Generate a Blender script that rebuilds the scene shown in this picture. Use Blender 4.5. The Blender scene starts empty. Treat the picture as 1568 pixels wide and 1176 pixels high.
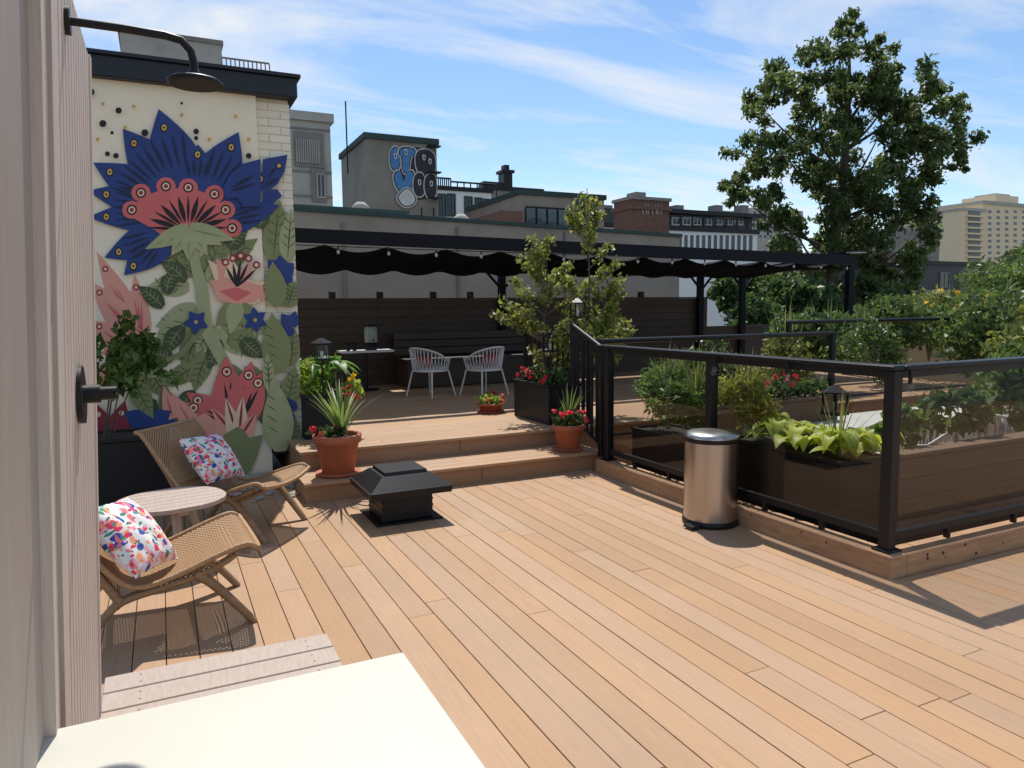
import bpy, math, random
import numpy as np
from mathutils import Vector, Matrix
random.seed(7); rng=np.random.default_rng(11)
sc=bpy.context.scene
# ---------------------------------------------------------------- camera
a=math.radians(25.7);p=math.radians(5.87);ro=math.radians(.65);FPX=1110.
F=Vector((math.sin(a)*math.cos(p),math.cos(a)*math.cos(p),-math.sin(p)))
R0=Vector((math.cos(a),-math.sin(a),0));U0=R0.cross(F)
R=R0*math.cos(ro)-U0*math.sin(ro);U=U0*math.cos(ro)+R0*math.sin(ro)
C=Vector((0,0,1.6))
cd=bpy.data.cameras.new("camera");cam=bpy.data.objects.new("camera",cd);sc.collection.objects.link(cam)
M=Matrix((R,U,-F)).transposed().to_4x4();M.translation=C;cam.matrix_world=M
cd.lens=36*FPX/1568;cd.sensor_width=36;cd.clip_end=5000;cd.clip_start=.05
sc.camera=cam
def S(px,py,Y):
    """surveyed point on the facade plane Y=const -> (X,Z)"""
    d=F+R*((px-784)/FPX)-U*((py-588)/FPX);t=Y/d.y
    return (d.x*t,1.6+d.z*t)
# ---------------------------------------------------------------- light
el=math.radians(59);az=math.radians(17)
Sd=Vector((math.sin(az)*math.cos(el),math.cos(az)*math.cos(el),math.sin(el)))
sl=bpy.data.lights.new("sun","SUN");sl.energy=4.8;sl.angle=math.radians(.5);sl.color=(1,.95,.86)
so=bpy.data.objects.new("sun",sl);sc.collection.objects.link(so);so.rotation_euler=(-Sd).to_track_quat('-Z','Y').to_euler();so.location=(0,0,30)
w=bpy.data.worlds.new("World");sc.world=w;w.use_nodes=True
nt=w.node_tree;N=nt.nodes;L=nt.links;N.clear()
out=N.new('ShaderNodeOutputWorld');bg=N.new('ShaderNodeBackground');bg.inputs[1].default_value=.15
sky=N.new('ShaderNodeTexSky');sky.sky_type='NISHITA';sky.sun_disc=False;sky.sun_elevation=el;sky.sun_rotation=az
sky.air_density=1.0;sky.dust_density=.25;sky.ozone_density=1.6
tc=N.new('ShaderNodeTexCoord');sp=N.new('ShaderNodeSeparateXYZ');L.new(tc.outputs['Generated'],sp.inputs[0])
ad=N.new('ShaderNodeMath');ad.operation='ADD';ad.inputs[1].default_value=.12;L.new(sp.outputs[2],ad.inputs[0])
mx=N.new('ShaderNodeMath');mx.operation='MAXIMUM';mx.inputs[1].default_value=.05;L.new(ad.outputs[0],mx.inputs[0])
dv=N.new('ShaderNodeVectorMath');dv.operation='DIVIDE';cb=N.new('ShaderNodeCombineXYZ')
for i in range(2):L.new(mx.outputs[0],cb.inputs[i])
cb.inputs[2].default_value=1
L.new(tc.outputs['Generated'],dv.inputs[0]);L.new(cb.outputs[0],dv.inputs[1])
mp=N.new('ShaderNodeMapping');mp.inputs['Rotation'].default_value=(0,0,math.radians(38));mp.inputs['Scale'].default_value=(.55,1.5,0);mp.inputs['Location'].default_value=(.6,.25,0)
L.new(dv.outputs[0],mp.inputs[0])
n1=N.new('ShaderNodeTexNoise');n1.inputs['Scale'].default_value=1.3;n1.inputs['Detail'].default_value=10;n1.inputs['Roughness'].default_value=.6;n1.inputs['Distortion'].default_value=.5
L.new(mp.outputs[0],n1.inputs[0])
cr=N.new('ShaderNodeValToRGB');cr.color_ramp.elements[0].position=.46;cr.color_ramp.elements[1].position=.68;cr.color_ramp.elements[1].color=(.95,.95,.95,1)
L.new(n1.outputs[0],cr.inputs[0])
hsky=N.new('ShaderNodeHueSaturation');hsky.inputs['Saturation'].default_value=1.12;L.new(sky.outputs[0],hsky.inputs['Color'])
mm=N.new('ShaderNodeMixRGB');mm.inputs[2].default_value=(5.8,6.0,6.2,1);L.new(cr.outputs[0],mm.inputs[0]);L.new(hsky.outputs[0],mm.inputs[1])
L.new(mm.outputs[0],bg.inputs[0]);L.new(bg.outputs[0],out.inputs[0])
sc.view_settings.view_transform='Standard';sc.view_settings.look='None';sc.view_settings.exposure=0
# ---------------------------------------------------------------- materials
MC={}
def mat(name,col,rough=.7,metal=0,var=.12,ns=6,bump=0,bs=60,isl=0,stretch=None,spec=None,big=0):
    if name in MC:return MC[name]
    m=bpy.data.materials.new(name);m.use_nodes=True;n=m.node_tree.nodes;l=m.node_tree.links;b=n['Principled BSDF']
    b.inputs['Roughness'].default_value=rough;b.inputs['Metallic'].default_value=metal
    if spec is not None:b.inputs['Specular IOR Level'].default_value=spec
    t=n.new('ShaderNodeTexCoord');mpn=n.new('ShaderNodeMapping');l.new(t.outputs['Object'],mpn.inputs[0])
    if stretch:mpn.inputs['Scale'].default_value=stretch
    no=n.new('ShaderNodeTexNoise');no.inputs['Scale'].default_value=ns;no.inputs['Detail'].default_value=6;no.inputs['Roughness'].default_value=.6;l.new(mpn.outputs[0],no.inputs[0])
    hs=n.new('ShaderNodeHueSaturation');hs.inputs['Color'].default_value=(*col,1)
    mr=n.new('ShaderNodeMapRange');mr.inputs[1].default_value=.25;mr.inputs[2].default_value=.75;mr.inputs[3].default_value=1-var;mr.inputs[4].default_value=1+var
    l.new(no.outputs[0],mr.inputs[0]);cur=mr.outputs[0]
    def mul(o1,o2):
        mu=n.new('ShaderNodeMath');mu.operation='MULTIPLY';l.new(o1,mu.inputs[0]);l.new(o2,mu.inputs[1]);return mu.outputs[0]
    if isl:
        g=n.new('ShaderNodeNewGeometry');m2=n.new('ShaderNodeMapRange');m2.inputs[3].default_value=1-isl;m2.inputs[4].default_value=1+isl
        l.new(g.outputs['Random Per Island'],m2.inputs[0]);cur=mul(cur,m2.outputs[0])
        m4=n.new('ShaderNodeMapRange');m4.inputs[3].default_value=1-isl*1.2;m4.inputs[4].default_value=1+isl*1.2
        fr_=n.new('ShaderNodeMath');fr_.operation='FRACT';k7=n.new('ShaderNodeMath');k7.operation='MULTIPLY';k7.inputs[1].default_value=37.7;l.new(g.outputs['Random Per Island'],k7.inputs[0]);l.new(k7.outputs[0],fr_.inputs[0]);l.new(fr_.outputs[0],m4.inputs[0]);l.new(m4.outputs[0],hs.inputs['Saturation'])
    if big:
        nb_=n.new('ShaderNodeTexNoise');nb_.inputs['Scale'].default_value=.9;nb_.inputs['Detail'].default_value=4;l.new(t.outputs['Object'],nb_.inputs[0])
        m3=n.new('ShaderNodeMapRange');m3.inputs[1].default_value=.3;m3.inputs[2].default_value=.7;m3.inputs[3].default_value=1-big;m3.inputs[4].default_value=1+big;l.new(nb_.outputs[0],m3.inputs[0]);cur=mul(cur,m3.outputs[0])
    l.new(cur,hs.inputs['Value'])
    l.new(hs.outputs[0],b.inputs['Base Color'])
    if bump:
        nb=n.new('ShaderNodeTexNoise');nb.inputs['Scale'].default_value=bs;nb.inputs['Detail'].default_value=4;l.new(mpn.outputs[0],nb.inputs[0])
        bu=n.new('ShaderNodeBump');bu.inputs['Strength'].default_value=bump;bu.inputs['Distance'].default_value=.01;l.new(nb.outputs[0],bu.inputs['Height']);l.new(bu.outputs[0],b.inputs['Normal'])
    MC[name]=m;return m
def leafmat(name,c1,c2,trans=.4):
    if name in MC:return MC[name]
    m=bpy.data.materials.new(name);m.use_nodes=True;n=m.node_tree.nodes;l=m.node_tree.links;n.clear()
    o=n.new('ShaderNodeOutputMaterial');d=n.new('ShaderNodeBsdfPrincipled');d.inputs['Roughness'].default_value=.5;t=n.new('ShaderNodeBsdfTranslucent');x=n.new('ShaderNodeMixShader');x.inputs[0].default_value=trans
    g=n.new('ShaderNodeNewGeometry');r=n.new('ShaderNodeValToRGB');r.color_ramp.elements[0].color=(*c1,1);r.color_ramp.elements[1].color=(*c2,1)
    l.new(g.outputs['Random Per Island'],r.inputs[0])
    tcn=n.new('ShaderNodeTexCoord');no=n.new('ShaderNodeTexNoise');no.inputs['Scale'].default_value=1.3;l.new(tcn.outputs['Object'],no.inputs[0])
    mr=n.new('ShaderNodeMapRange');mr.inputs[1].default_value=.3;mr.inputs[2].default_value=.7;mr.inputs[3].default_value=.65;mr.inputs[4].default_value=1.35;l.new(no.outputs[0],mr.inputs[0])
    hs=n.new('ShaderNodeHueSaturation');l.new(r.outputs[0],hs.inputs['Color']);l.new(mr.outputs[0],hs.inputs['Value'])
    l.new(hs.outputs[0],d.inputs['Base Color'])
    h2=n.new('ShaderNodeHueSaturation');h2.inputs['Value'].default_value=1.7;h2.inputs['Hue'].default_value=.485;l.new(hs.outputs[0],h2.inputs['Color']);l.new(h2.outputs[0],t.inputs[0])
    l.new(d.outputs[0],x.inputs[1]);l.new(t.outputs[0],x.inputs[2]);l.new(x.outputs[0],o.inputs[0]);MC[name]=m;return m
# ---------------------------------------------------------------- mesh builder
class MB:
    def __init__(s):s.v=[];s.f=[];s.m=[];s.mats=[];s.M=Matrix.Identity(4);s.sm=[]
    def mi(s,m):
        if m not in s.mats:s.mats.append(m)
        return s.mats.index(m)
    def add(s,vs,fs,m,sm=False):
        o=len(s.v);k=s.mi(m)
        for v in vs:s.v.append(tuple(s.M@Vector(v)))
        for f in fs:s.f.append([i+o for i in f]);s.m.append(k);s.sm.append(sm)
    def box(s,x0,x1,y0,y1,z0,z1,m,bev=0):
        if bev<=0:
            vs=[(x0,y0,z0),(x1,y0,z0),(x1,y1,z0),(x0,y1,z0),(x0,y0,z1),(x1,y0,z1),(x1,y1,z1),(x0,y1,z1)]
            s.add(vs,[(0,3,2,1),(4,5,6,7),(0,1,5,4),(1,2,6,5),(2,3,7,6),(3,0,4,7)],m)
        else:
            b=bev;rings=[(z0,b),(z0+b,0),(z1-b,0),(z1,b)];vs=[];fs=[]
            for z,i in rings:
                vs+=[(x0+b,y0+i,z),(x1-b,y0+i,z),(x1-i,y0+b,z),(x1-i,y1-b,z),(x1-b,y1-i,z),(x0+b,y1-i,z),(x0+i,y1-b,z),(x0+i,y0+b,z)]
            for r in range(3):
                for k in range(8):
                    k2=(k+1)%8;fs.append((r*8+k,r*8+k2,r*8+8+k2,r*8+8+k))
            fs.append(tuple(range(7,-1,-1)));fs.append(tuple(range(24,32)));s.add(vs,fs,m)
    def tube(s,pts,rad,m,n=10,cap=True,flat=1.0):
        pts=[Vector(q) for q in pts]
        if not hasattr(rad,'__len__'):rad=[rad]*len(pts)
        vs=[];fs=[];prev=None
        for i,q in enumerate(pts):
            d=(pts[min(i+1,len(pts)-1)]-pts[max(i-1,0)]).normalized()
            if prev is None:
                ref=Vector((0,0,1)) if abs(d.z)<.9 else Vector((1,0,0));u=d.cross(ref).normalized()
            else:u=(prev-d*prev.dot(d)).normalized()
            prev=u;v2=d.cross(u)
            for k in range(n):
                t=2*math.pi*k/n;vs.append(q+u*math.cos(t)*rad[i]+v2*math.sin(t)*rad[i]*flat)
        for i in range(len(pts)-1):
            for k in range(n):
                k2=(k+1)%n;fs.append((i*n+k,i*n+k2,(i+1)*n+k2,(i+1)*n+k))
        s.add(vs,fs,m,True)
        if cap:s.add(vs[:n],[tuple(range(n-1,-1,-1))],m);s.add(vs[-n:],[tuple(range(n))],m)
    def lathe(s,prof,m,c=(0,0,0),n=32,sm=True,cap=True):
        vs=[];fs=[]
        for r,z in prof:
            for k in range(n):
                t=2*math.pi*k/n;vs.append((c[0]+r*math.cos(t),c[1]+r*math.sin(t),c[2]+z))
        for i in range(len(prof)-1):
            for k in range(n):
                k2=(k+1)%n;fs.append((i*n+k,i*n+k2,(i+1)*n+k2,(i+1)*n+k))
        s.add(vs,fs,m,sm)
        if cap:s.add(vs[:n],[tuple(range(n-1,-1,-1))],m);s.add(vs[-n:],[tuple(range(n))],m)
    def grid(s,fn,nu,nv,m,sm=True):
        vs=[fn(i/nu,j/nv) for i in range(nu+1) for j in range(nv+1)];fs=[]
        for i in range(nu):
            for j in range(nv):
                q=i*(nv+1)+j;fs.append((q,q+nv+1,q+nv+2,q+1))
        s.add(vs,fs,m,sm)
    def build(s,name,parent=None):
        me=bpy.data.meshes.new(name);me.from_pydata(s.v,[],s.f)
        for m in s.mats:me.materials.append(m)
        me.polygons.foreach_set('material_index',s.m);me.polygons.foreach_set('use_smooth',s.sm);me.update()
        o=bpy.data.objects.new(name,me);sc.collection.objects.link(o)
        if parent:o.parent=parent
        return o
def empty(name,loc=(0,0,0)):
    e=bpy.data.objects.new(name,None);sc.collection.objects.link(e);e.empty_display_size=.2;return e
def leaves(name,cen,size,m,parent=None,aspect=.5,droop=0,updir=None,sv=.35):
    cen=np.asarray(cen,float);n=len(cen)
    d=rng.normal(size=(n,3));d/=np.linalg.norm(d,axis=1)[:,None]
    d[:,2]-=droop;d/=np.linalg.norm(d,axis=1)[:,None]
    q=rng.normal(size=(n,3));sd=np.cross(d,q);sd/=np.linalg.norm(sd,axis=1)[:,None]
    nn=np.cross(d,sd)
    s_=size*(1+sv*rng.normal(size=(n,1))).clip(.4,2)
    v=np.empty((n,4,3));v[:,0]=cen-d*s_*.5;v[:,2]=cen+d*s_*.5-nn*s_*.1
    v[:,1]=cen+sd*s_*aspect*.5+nn*s_*.12;v[:,3]=cen-sd*s_*aspect*.5+nn*s_*.12
    me=bpy.data.meshes.new(name);me.vertices.add(4*n);me.vertices.foreach_set('co',v.reshape(-1))
    me.loops.add(4*n);me.loops.foreach_set('vertex_index',np.arange(4*n,dtype=np.int32))
    me.polygons.add(n);me.polygons.foreach_set('loop_start',np.arange(0,4*n,4,dtype=np.int32));me.polygons.foreach_set('loop_total',np.full(n,4,dtype=np.int32))
    me.materials.append(m);me.update(calc_edges=True);me.validate()
    o=bpy.data.objects.new(name,me);sc.collection.objects.link(o)
    if parent:o.parent=parent
    return o
def blob(c,r,n,shell=.45):
    d=rng.normal(size=(n,3));d/=np.linalg.norm(d,axis=1)[:,None]
    rad=rng.random((n,1))**shell
    return np.array(c)+d*rad*np.array(r)*(1+.12*rng.normal(size=(n,1)))
# colours
taupe=mat("taupe_siding",(.60,.50,.43),.6,var=.10,ns=7,bump=.25,bs=20,stretch=(3,3,.35))
taupe_d=mat("taupe_trim",(.36,.295,.25),.6,var=.08,stretch=(3,3,.4))
deckm=mat("composite_deck",(.415,.248,.135),.62,var=.09,ns=5,isl=.06,stretch=(14,.8,1),bump=.3,bs=22,big=.07)
deckx=mat("composite_deck_cross",(.41,.248,.138),.62,var=.09,ns=5,isl=.06,stretch=(.8,14,1),bump=.3,bs=22,big=.06)
deckdark=mat("deck_dark_brown",(.06,.035,.022),.9)  # dark brown substrate under the boards, also joints, knots and screw heads
fascia=mat("step_fascia",(.36,.21,.12),.6,var=.10,ns=5,stretch=(.8,8,8),isl=.05)
curbw=mat("curb_wood",(.42,.24,.125),.65,var=.3,ns=4,stretch=(1.5,1.5,12),bump=.3,big=.12)
black=mat("black_metal",(.010,.010,.012),.42,var=.05,spec=.3)
blackmat=mat("black_planter_plastic",(.012,.012,.014),.5,var=.1,spec=.3)
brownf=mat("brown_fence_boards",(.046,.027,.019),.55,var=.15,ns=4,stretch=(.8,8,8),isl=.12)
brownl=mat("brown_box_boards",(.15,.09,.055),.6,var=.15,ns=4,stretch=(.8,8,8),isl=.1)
greyst=mat("grey_stucco",(.32,.275,.225),.9,var=.14,ns=1.2,bump=.3,bs=30,big=.08)
conc=mat("pale_concrete",(.42,.39,.345),.9,var=.2,ns=.6,bump=.2,bs=10)
concd=mat("dark_concrete",(.24,.22,.195),.9,var=.15,ns=.7)
greentr=mat("dark_green_flashing",(.014,.045,.040),.5)
brick=mat("brown_brick",(.17,.09,.065),.9,var=.3,ns=9)
whitest=mat("white_stone",(.78,.78,.75),.8,var=.08)
winm=mat("window_glass_dark",(.02,.03,.04),.12,var=.2,spec=.6)
terra=mat("terracotta",(.42,.13,.06),.75,var=.18,ns=7,big=.15)
soil=mat("soil",(.03,.02,.015),.95,var=.3,ns=20)
wwood=mat("whitewashed_wood",(.42,.33,.275),.6,var=.14,ns=6,stretch=(14,2,1))
teak=mat("teak_wood",(.27,.16,.08),.55,var=.3,ns=5,stretch=(3,3,12))
whitem=mat("white_paint",(.7,.7,.68),.5,var=.04)
quartz=mat("white_table_laminate",(.575,.565,.49),.4,var=.03,ns=3,big=.02)
steel=mat("brushed_steel",(.46,.43,.41),.28,1,var=.06,ns=3,stretch=(1,1,.2),bump=.05,bs=120)
cornm=mat("cornice_metal",(.022,.026,.036),.45,spec=.3)
bark=mat("tree_bark",(.10,.075,.055),.9,var=.3,ns=6,stretch=(1,1,.2),bump=.6,bs=25)
cityg=mat("city_ground",(.12,.12,.11),.95,var=.2,ns=.02)
lf_tree=leafmat("foliage_ash",(.036,.068,.018),(.12,.165,.045),.42)
lf_far=leafmat("foliage_far",(.035,.075,.02),(.12,.18,.04),.38)
lf_vine=leafmat("foliage_vine",(.05,.115,.025),(.15,.24,.055),.4)
lf_olive=leafmat("foliage_olive",(.065,.10,.02),(.19,.22,.045),.4)
lf_young=leafmat("foliage_young_tree",(.08,.12,.025),(.25,.27,.06),.42)
lf_dark=leafmat("foliage_dark",(.025,.065,.018),(.085,.15,.035),.38)
lf_yel=leafmat("foliage_yellow_green",(.15,.19,.03),(.34,.35,.06),.4)
lf_lime=leafmat("foliage_lime",(.14,.25,.03),(.30,.40,.06),.4)
red_fl=leafmat("petals_red",(.5,.02,.03),(.8,.08,.08),.3)
yel_fl=leafmat("petals_yellow",(.7,.45,.02),(.8,.6,.05),.3)
def glassmat(name,tint,k=.55):
    m=bpy.data.materials.new(name);m.use_nodes=True;n=m.node_tree.nodes;l=m.node_tree.links;n.clear()
    o=n.new('ShaderNodeOutputMaterial');t=n.new('ShaderNodeBsdfTransparent');t.inputs[0].default_value=(*tint,1);g=n.new('ShaderNodeBsdfGlossy');g.inputs['Roughness'].default_value=.02
    ge=n.new('ShaderNodeNewGeometry');dt=n.new('ShaderNodeVectorMath');dt.operation='DOT_PRODUCT';l.new(ge.outputs['Incoming'],dt.inputs[0]);l.new(ge.outputs['Normal'],dt.inputs[1])
    ab=n.new('ShaderNodeMath');ab.operation='ABSOLUTE';l.new(dt.outputs['Value'],ab.inputs[0]);su=n.new('ShaderNodeMath');su.operation='SUBTRACT';su.inputs[0].default_value=1;l.new(ab.outputs[0],su.inputs[1])
    pw=n.new('ShaderNodeMath');pw.operation='POWER';pw.inputs[1].default_value=5;l.new(su.outputs[0],pw.inputs[0]);ma=n.new('ShaderNodeMath');ma.operation='MULTIPLY_ADD';ma.inputs[1].default_value=k;ma.inputs[2].default_value=.05;l.new(pw.outputs[0],ma.inputs[0])
    x=n.new('ShaderNodeMixShader');l.new(ma.outputs[0],x.inputs[0]);l.new(t.outputs[0],x.inputs[1]);l.new(g.outputs[0],x.inputs[2]);l.new(x.outputs[0],o.inputs[0]);return m
tint=glassmat("tinted_glass",(.74,.725,.69));clearg=glassmat("clear_glass",(.92,.94,.94))
# ---------------------------------------------------------------- ground + roof
b=MB();b.box(-2500,2500,-2500,2500,-12.5,-12,cityg);b.build("ground")
b=MB();b.box(-4,16,-4,12.3,-11.9,-.45,concd);b.build("roof_building_base")
b=MB();x=-3.2;bw=.1385;g=.0042
b.box(-3.2,3.8,-1.5,7.36,-.2,-.03,deckdark);b.box(3.8,13,-1.5,2.72,-.2,-.03,deckdark)
while x<12.6:
    yend=7.34 if x<1.0 else (6.12 if x<3.66 else 2.735)
    y=-1.5-random.random()*3
    while y<yend:
        y2=min(y+3.0+random.choice([0,.6,.6,-.8]),yend)
        if y2>-1.5:b.box(x,x+bw,max(y,-1.5),y2-.003,-.028,random.uniform(-.0008,.0008),deckm,.0016)
        y=y2
    x+=bw+g
b.build("wood_deck")
b=MB()
def boardsX(x0,x1,y0,y1,z,mt=deckx):
    n=max(1,round((y1-y0)/.144));wd=(y1-y0)/n
    for i in range(n):
        xs=x0-random.random()*2
        while xs<x1:
            xe=min(xs+random.uniform(2.6,3.6),x1)
            if xe>x0:b.box(max(xs,x0),xe-.002,y0+i*wd,y0+(i+1)*wd-.005,z-.026,z,mt,.002)
            xs=xe
b.box(1.02,3.93,6.12,6.62,-.02,.14,fascia);boardsX(1.0,3.96,6.08,6.63,.17)
b.box(1.08,3.93,6.66,12.2,-.02,.31,fascia);boardsX(1.06,11.6,6.62,12.1,.34)
b.box(3.93,11.6,6.7,12.2,-.4,.31,fascia)
for (y0,z0) in((6.117,.02),(6.657,.185)):
    b.box(2.62,2.624,y0-.001,y0+.003,z0,z0+.115,deckdark)
b.build("deck_platform_steps")
b=MB();b.box(.35,.98,6.95,7.3,0.002,.05,conc,.01)
for i in range(60):
    x_=random.uniform(.45,1.0);y_=random.uniform(6.35,6.95);r=random.uniform(.012,.03);b.box(x_-r,x_+r,y_-r,y_+r,.001,r,conc,r*.3)
b.build("concrete_ledge")
# ---------------------------------------------------------------- mural building
mb=empty("mural_wall_building")
WY=7.38
stucco=mat("cream_stucco",(.90,.82,.63),.85,var=.04,ns=2,bump=.15,bs=80,big=.03)
whbr=mat("white_painted_brick",(.84,.79,.64),.8,var=.06,isl=.05)
mort=mat("painted_mortar",(.62,.58,.47),.9)
b=MB()
xp=.915;xr=1.225
b.box(-4,xp,WY,WY+3.0,-.4,3.62,stucco)
b.box(xp,xr-.012,WY+.05,WY+3.0,.33,3.62,mort)
z=.335;k=0
while z<3.58:
    bx=xp+.003-(.11 if k%2 else 0)
    while bx<xr:
        x0=max(bx,xp+.003);x1=min(bx+.215,xr)
        if x1-x0>.02:b.box(x0,x1,WY+.042,WY+.06,z,z+.068,whbr,.004)
        bx+=.222
    yb=WY+.061+(.1 if k%2 else 0)
    while yb<WY+3:
        b.box(xr-.013,xr,yb,min(yb+.215,WY+3),z,z+.068,whbr);yb+=.222
    z+=.074;k+=1
b.box(xp+.02,xr+.02,WY-.0,WY+.3,.2,.33,blackmat)
b.box(-4,xr+.06,WY-.09,WY+3.05,3.62,3.80,cornm,.01)
b.box(-4,xr+.09,WY-.12,WY+3.08,3.80,3.83,cornm)
b.build("walls",mb)
mc={'B':mat("paint_blue",(.022,.055,.22),.7,var=.12),'P':mat("paint_coral",(.66,.15,.145),.7,var=.06),'S':mat("paint_salmon",(.80,.36,.27),.7,var=.05),
'G':mat("paint_olive",(.23,.26,.11),.7,var=.08),'D':mat("paint_dark_green",(.06,.09,.04),.7),'L':mat("paint_sage",(.38,.41,.21),.7),'K':mat("paint_black",(.015,.014,.016),.7),
'Y':mat("paint_ochre",(.66,.40,.11),.7),'C':mat("paint_cream",(.85,.62,.42),.7),'R':mat("paint_maroon",(.30,.03,.055),.7),'N':mat("paint_navy",(.012,.022,.07),.7)}
b=MB();lay=[0]
def poly(pts,c):
    lay[0]+=1;off=.0015+lay[0]*.00006
    Q=[]
    for q in pts:
        X,Z=S(q[0],q[1],WY);Q.append((max(min(X,xr-.002),-3),min(max(Z,.01),3.61)))
    yy=WY+.041-off if min(q[0] for q in Q)>xp else WY-off
    b.add([(X,yy,Z) for X,Z in Q],[tuple(range(len(Q)))],mc[c])
def petal(x0,y0,x1,y1,wd,c,bend=0,pw=.75,n=9,base=.15):
    dx,dy=x1-x0,y1-y0;ln=math.hypot(dx,dy);nx,ny=-dy/ln,dx/ln
    Lp=[];Rp=[]
    for i in range(n+1):
        t=i/n;h=wd*.5*(math.sin(math.pi*min(1,(t*(1-base)+base))**pw)) if t<1 else 0
        h=max(h,0);o=bend*math.sin(math.pi*t)
        cx,cy=x0+dx*t+nx*o,y0+dy*t+ny*o
        Lp.append((cx+nx*h,cy+ny*h))
        if 0<i<n or (i==0 and h>1):Rp.append((cx-nx*h,cy-ny*h))
    poly(Lp+Rp[::-1],c)
def stroke(x0,y0,x1,y1,wd,c,bend=0):petal(x0,y0,x1,y1,wd,c,bend,1,8,0.02)
def dot(x,y,r,c,ry=None):
    ry=ry or r;poly([(x+r*math.cos(t*math.pi/6),y+ry*math.sin(t*math.pi/6)) for t in range(12)],c)
def leaf(x0,y0,x1,y1,wd,c,bend=0,vein='L'):
    petal(x0,y0,x1,y1,wd,c,bend,.85,9,.08)
    if vein:
        stroke(x0,y0,x0+(x1-x0)*.9,y0+(y1-y0)*.9,2.2,vein,bend*.9)
        dx,dy=x1-x0,y1-y0;ln=math.hypot(dx,dy);nx,ny=-dy/ln,dx/ln
        for t in (.25,.4,.55,.7):
            cx,cy=x0+dx*t+nx*bend*math.sin(math.pi*t),y0+dy*t+ny*bend*math.sin(math.pi*t)
            for s_ in(1,-1):stroke(cx,cy,cx+dx*.12+nx*s_*wd*.36,cy+dy*.12+ny*s_*wd*.36,1.6,vein)
for L_ in [(215,520,148,385,40),(210,520,138,430,44),(218,520,206,420,34),(200,540,140,490,46),(180,560,150,600,44),(215,540,155,540,40),(230,560,185,590,34)]:
    petal(*L_,'S',0,.8);dot(L_[0]+(L_[2]-L_[0])*.8,L_[1]+(L_[3]-L_[1])*.8,5,'R');dot(L_[0]+(L_[2]-L_[0])*.8,L_[1]+(L_[3]-L_[1])*.8,2.5,'C')
    for s_ in(-6,0,6):stroke(L_[0],L_[1],L_[0]+(L_[2]-L_[0])*.62+s_,L_[1]+(L_[3]-L_[1])*.62+s_*.6,3.5,'P')
for L_ in [(300,420,252,378,34),(290,440,225,440,36),(300,470,238,500,42),(300,480,232,545,44),(310,500,280,570,38),(320,400,390,330,42),(330,420,395,365,36),
 (350,470,404,435,32),(360,480,410,510,38),(340,500,388,545,38),(300,560,250,592,30),(320,540,298,600,32),(380,560,402,625,34),(230,560,262,610,30),(250,600,285,660,34),
 (300,400,268,372,30),(300,430,340,370,34),(330,500,300,540,32),(345,560,385,600,34),(350,520,402,530,34),(250,560,215,575,28),(275,620,240,655,30),(318,430,352,392,30)]:
    leaf(*L_,'G' if random.random()<.65 else 'L',random.uniform(-6,6),'D')
for L_ in [(285,430,245,400,24),(250,470,212,438,26),(280,500,252,545,28),(335,520,320,565,26),(265,550,232,540,24),(370,520,402,548,28),(350,380,378,348,28),(235,610,212,655,30),(300,600,268,628,24),(255,450,268,412,24),(395,350,400,318,22),(345,575,362,615,26),(385,600,402,650,26)]:
    leaf(*L_,'D',random.uniform(-4,4),'G')
poly([(284,360),(299,360),(306,400),(318,440),(325,500),(356,560),(388,640),(374,640),(338,565),(304,505),(299,440),(290,400)],'L')
poly([(318,500),(280,545),(245,560),(222,545),(246,552),(276,538),(312,490)],'G')
big=[(275,330,135,333,48),(270,350,160,395,56),(262,350,190,422,56),(275,320,135,293,54),(270,320,143,250,66),(275,310,188,198,74),(285,310,243,168,84),
 (318,345,428,315,50),(330,325,415,262,50),(308,320,365,203,76),(300,300,303,222,60)]
for x0,y0,x1,y1,wd in big:petal(x0,y0,x1,y1,wd,'B',0,.9,10,.15)
for x0,y0,x1,y1,wd in big:
    for s_ in(-.30,-.1,.1,.3):
        dx,dy=x1-x0,y1-y0;ln=math.hypot(dx,dy);nx,ny=-dy/ln,dx/ln
        stroke(x0+dx*.36+nx*wd*s_*.6,y0+dy*.36+ny*wd*s_*.6,x0+dx*.72+nx*wd*s_,y0+dy*.72+ny*wd*s_,5,'N')
    tx,ty=x0+dx*.8,y0+dy*.8;dot(tx,ty,6,'K',7);dot(tx,ty,4,'Y',5);dot(tx,ty,1.8,'K')
for x_,y_ in [(202,322),(216,296),(254,286),(288,288),(328,298),(345,322),(355,350)]:
    petal(285,355,x_,y_,44,'P',0,.45,10,.05);dot(x_,y_,15,'P',14)
poly([(285,362),(236,352),(205,335),(212,305),(250,290),(290,288),(325,300),(345,320),(352,350),(330,362)],'P')
for x_,y_ in [(202,322),(216,296),(254,286),(288,288),(328,298),(345,322),(355,350)]:
    dot(x_,y_,8,'K');dot(x_,y_,5.5,'C');dot(x_,y_,3.2,'R')
for i in range(13):
    t=math.pi*(1.02+.96*i/12);stroke(288+16*math.cos(t),352+10*math.sin(t),288+62*math.cos(t),352+52*math.sin(t),8 if i%2 else 4.5,'K')
for x_,y_ in [(222,382),(245,378),(262,392),(288,400),(318,392),(340,376),(360,368)]:petal(290,350,x_,y_,26,'L',0,.8);stroke(290,352,x_*.8+58,y_*.8+70,3,'G')
for i,(x_,y_) in enumerate([(318,398),(330,395),(350,390),(382,402),(406,432),(414,452),(398,462),(320,430)]):
    petal(362,450,x_,y_,34,'S' if i%2 else 'C',0,.6)
poly([(325,440),(345,425),(375,430),(405,440),(392,462),(362,468),(335,460)],'S');poly([(335,446),(360,440),(385,448),(362,462)],'P')
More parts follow.
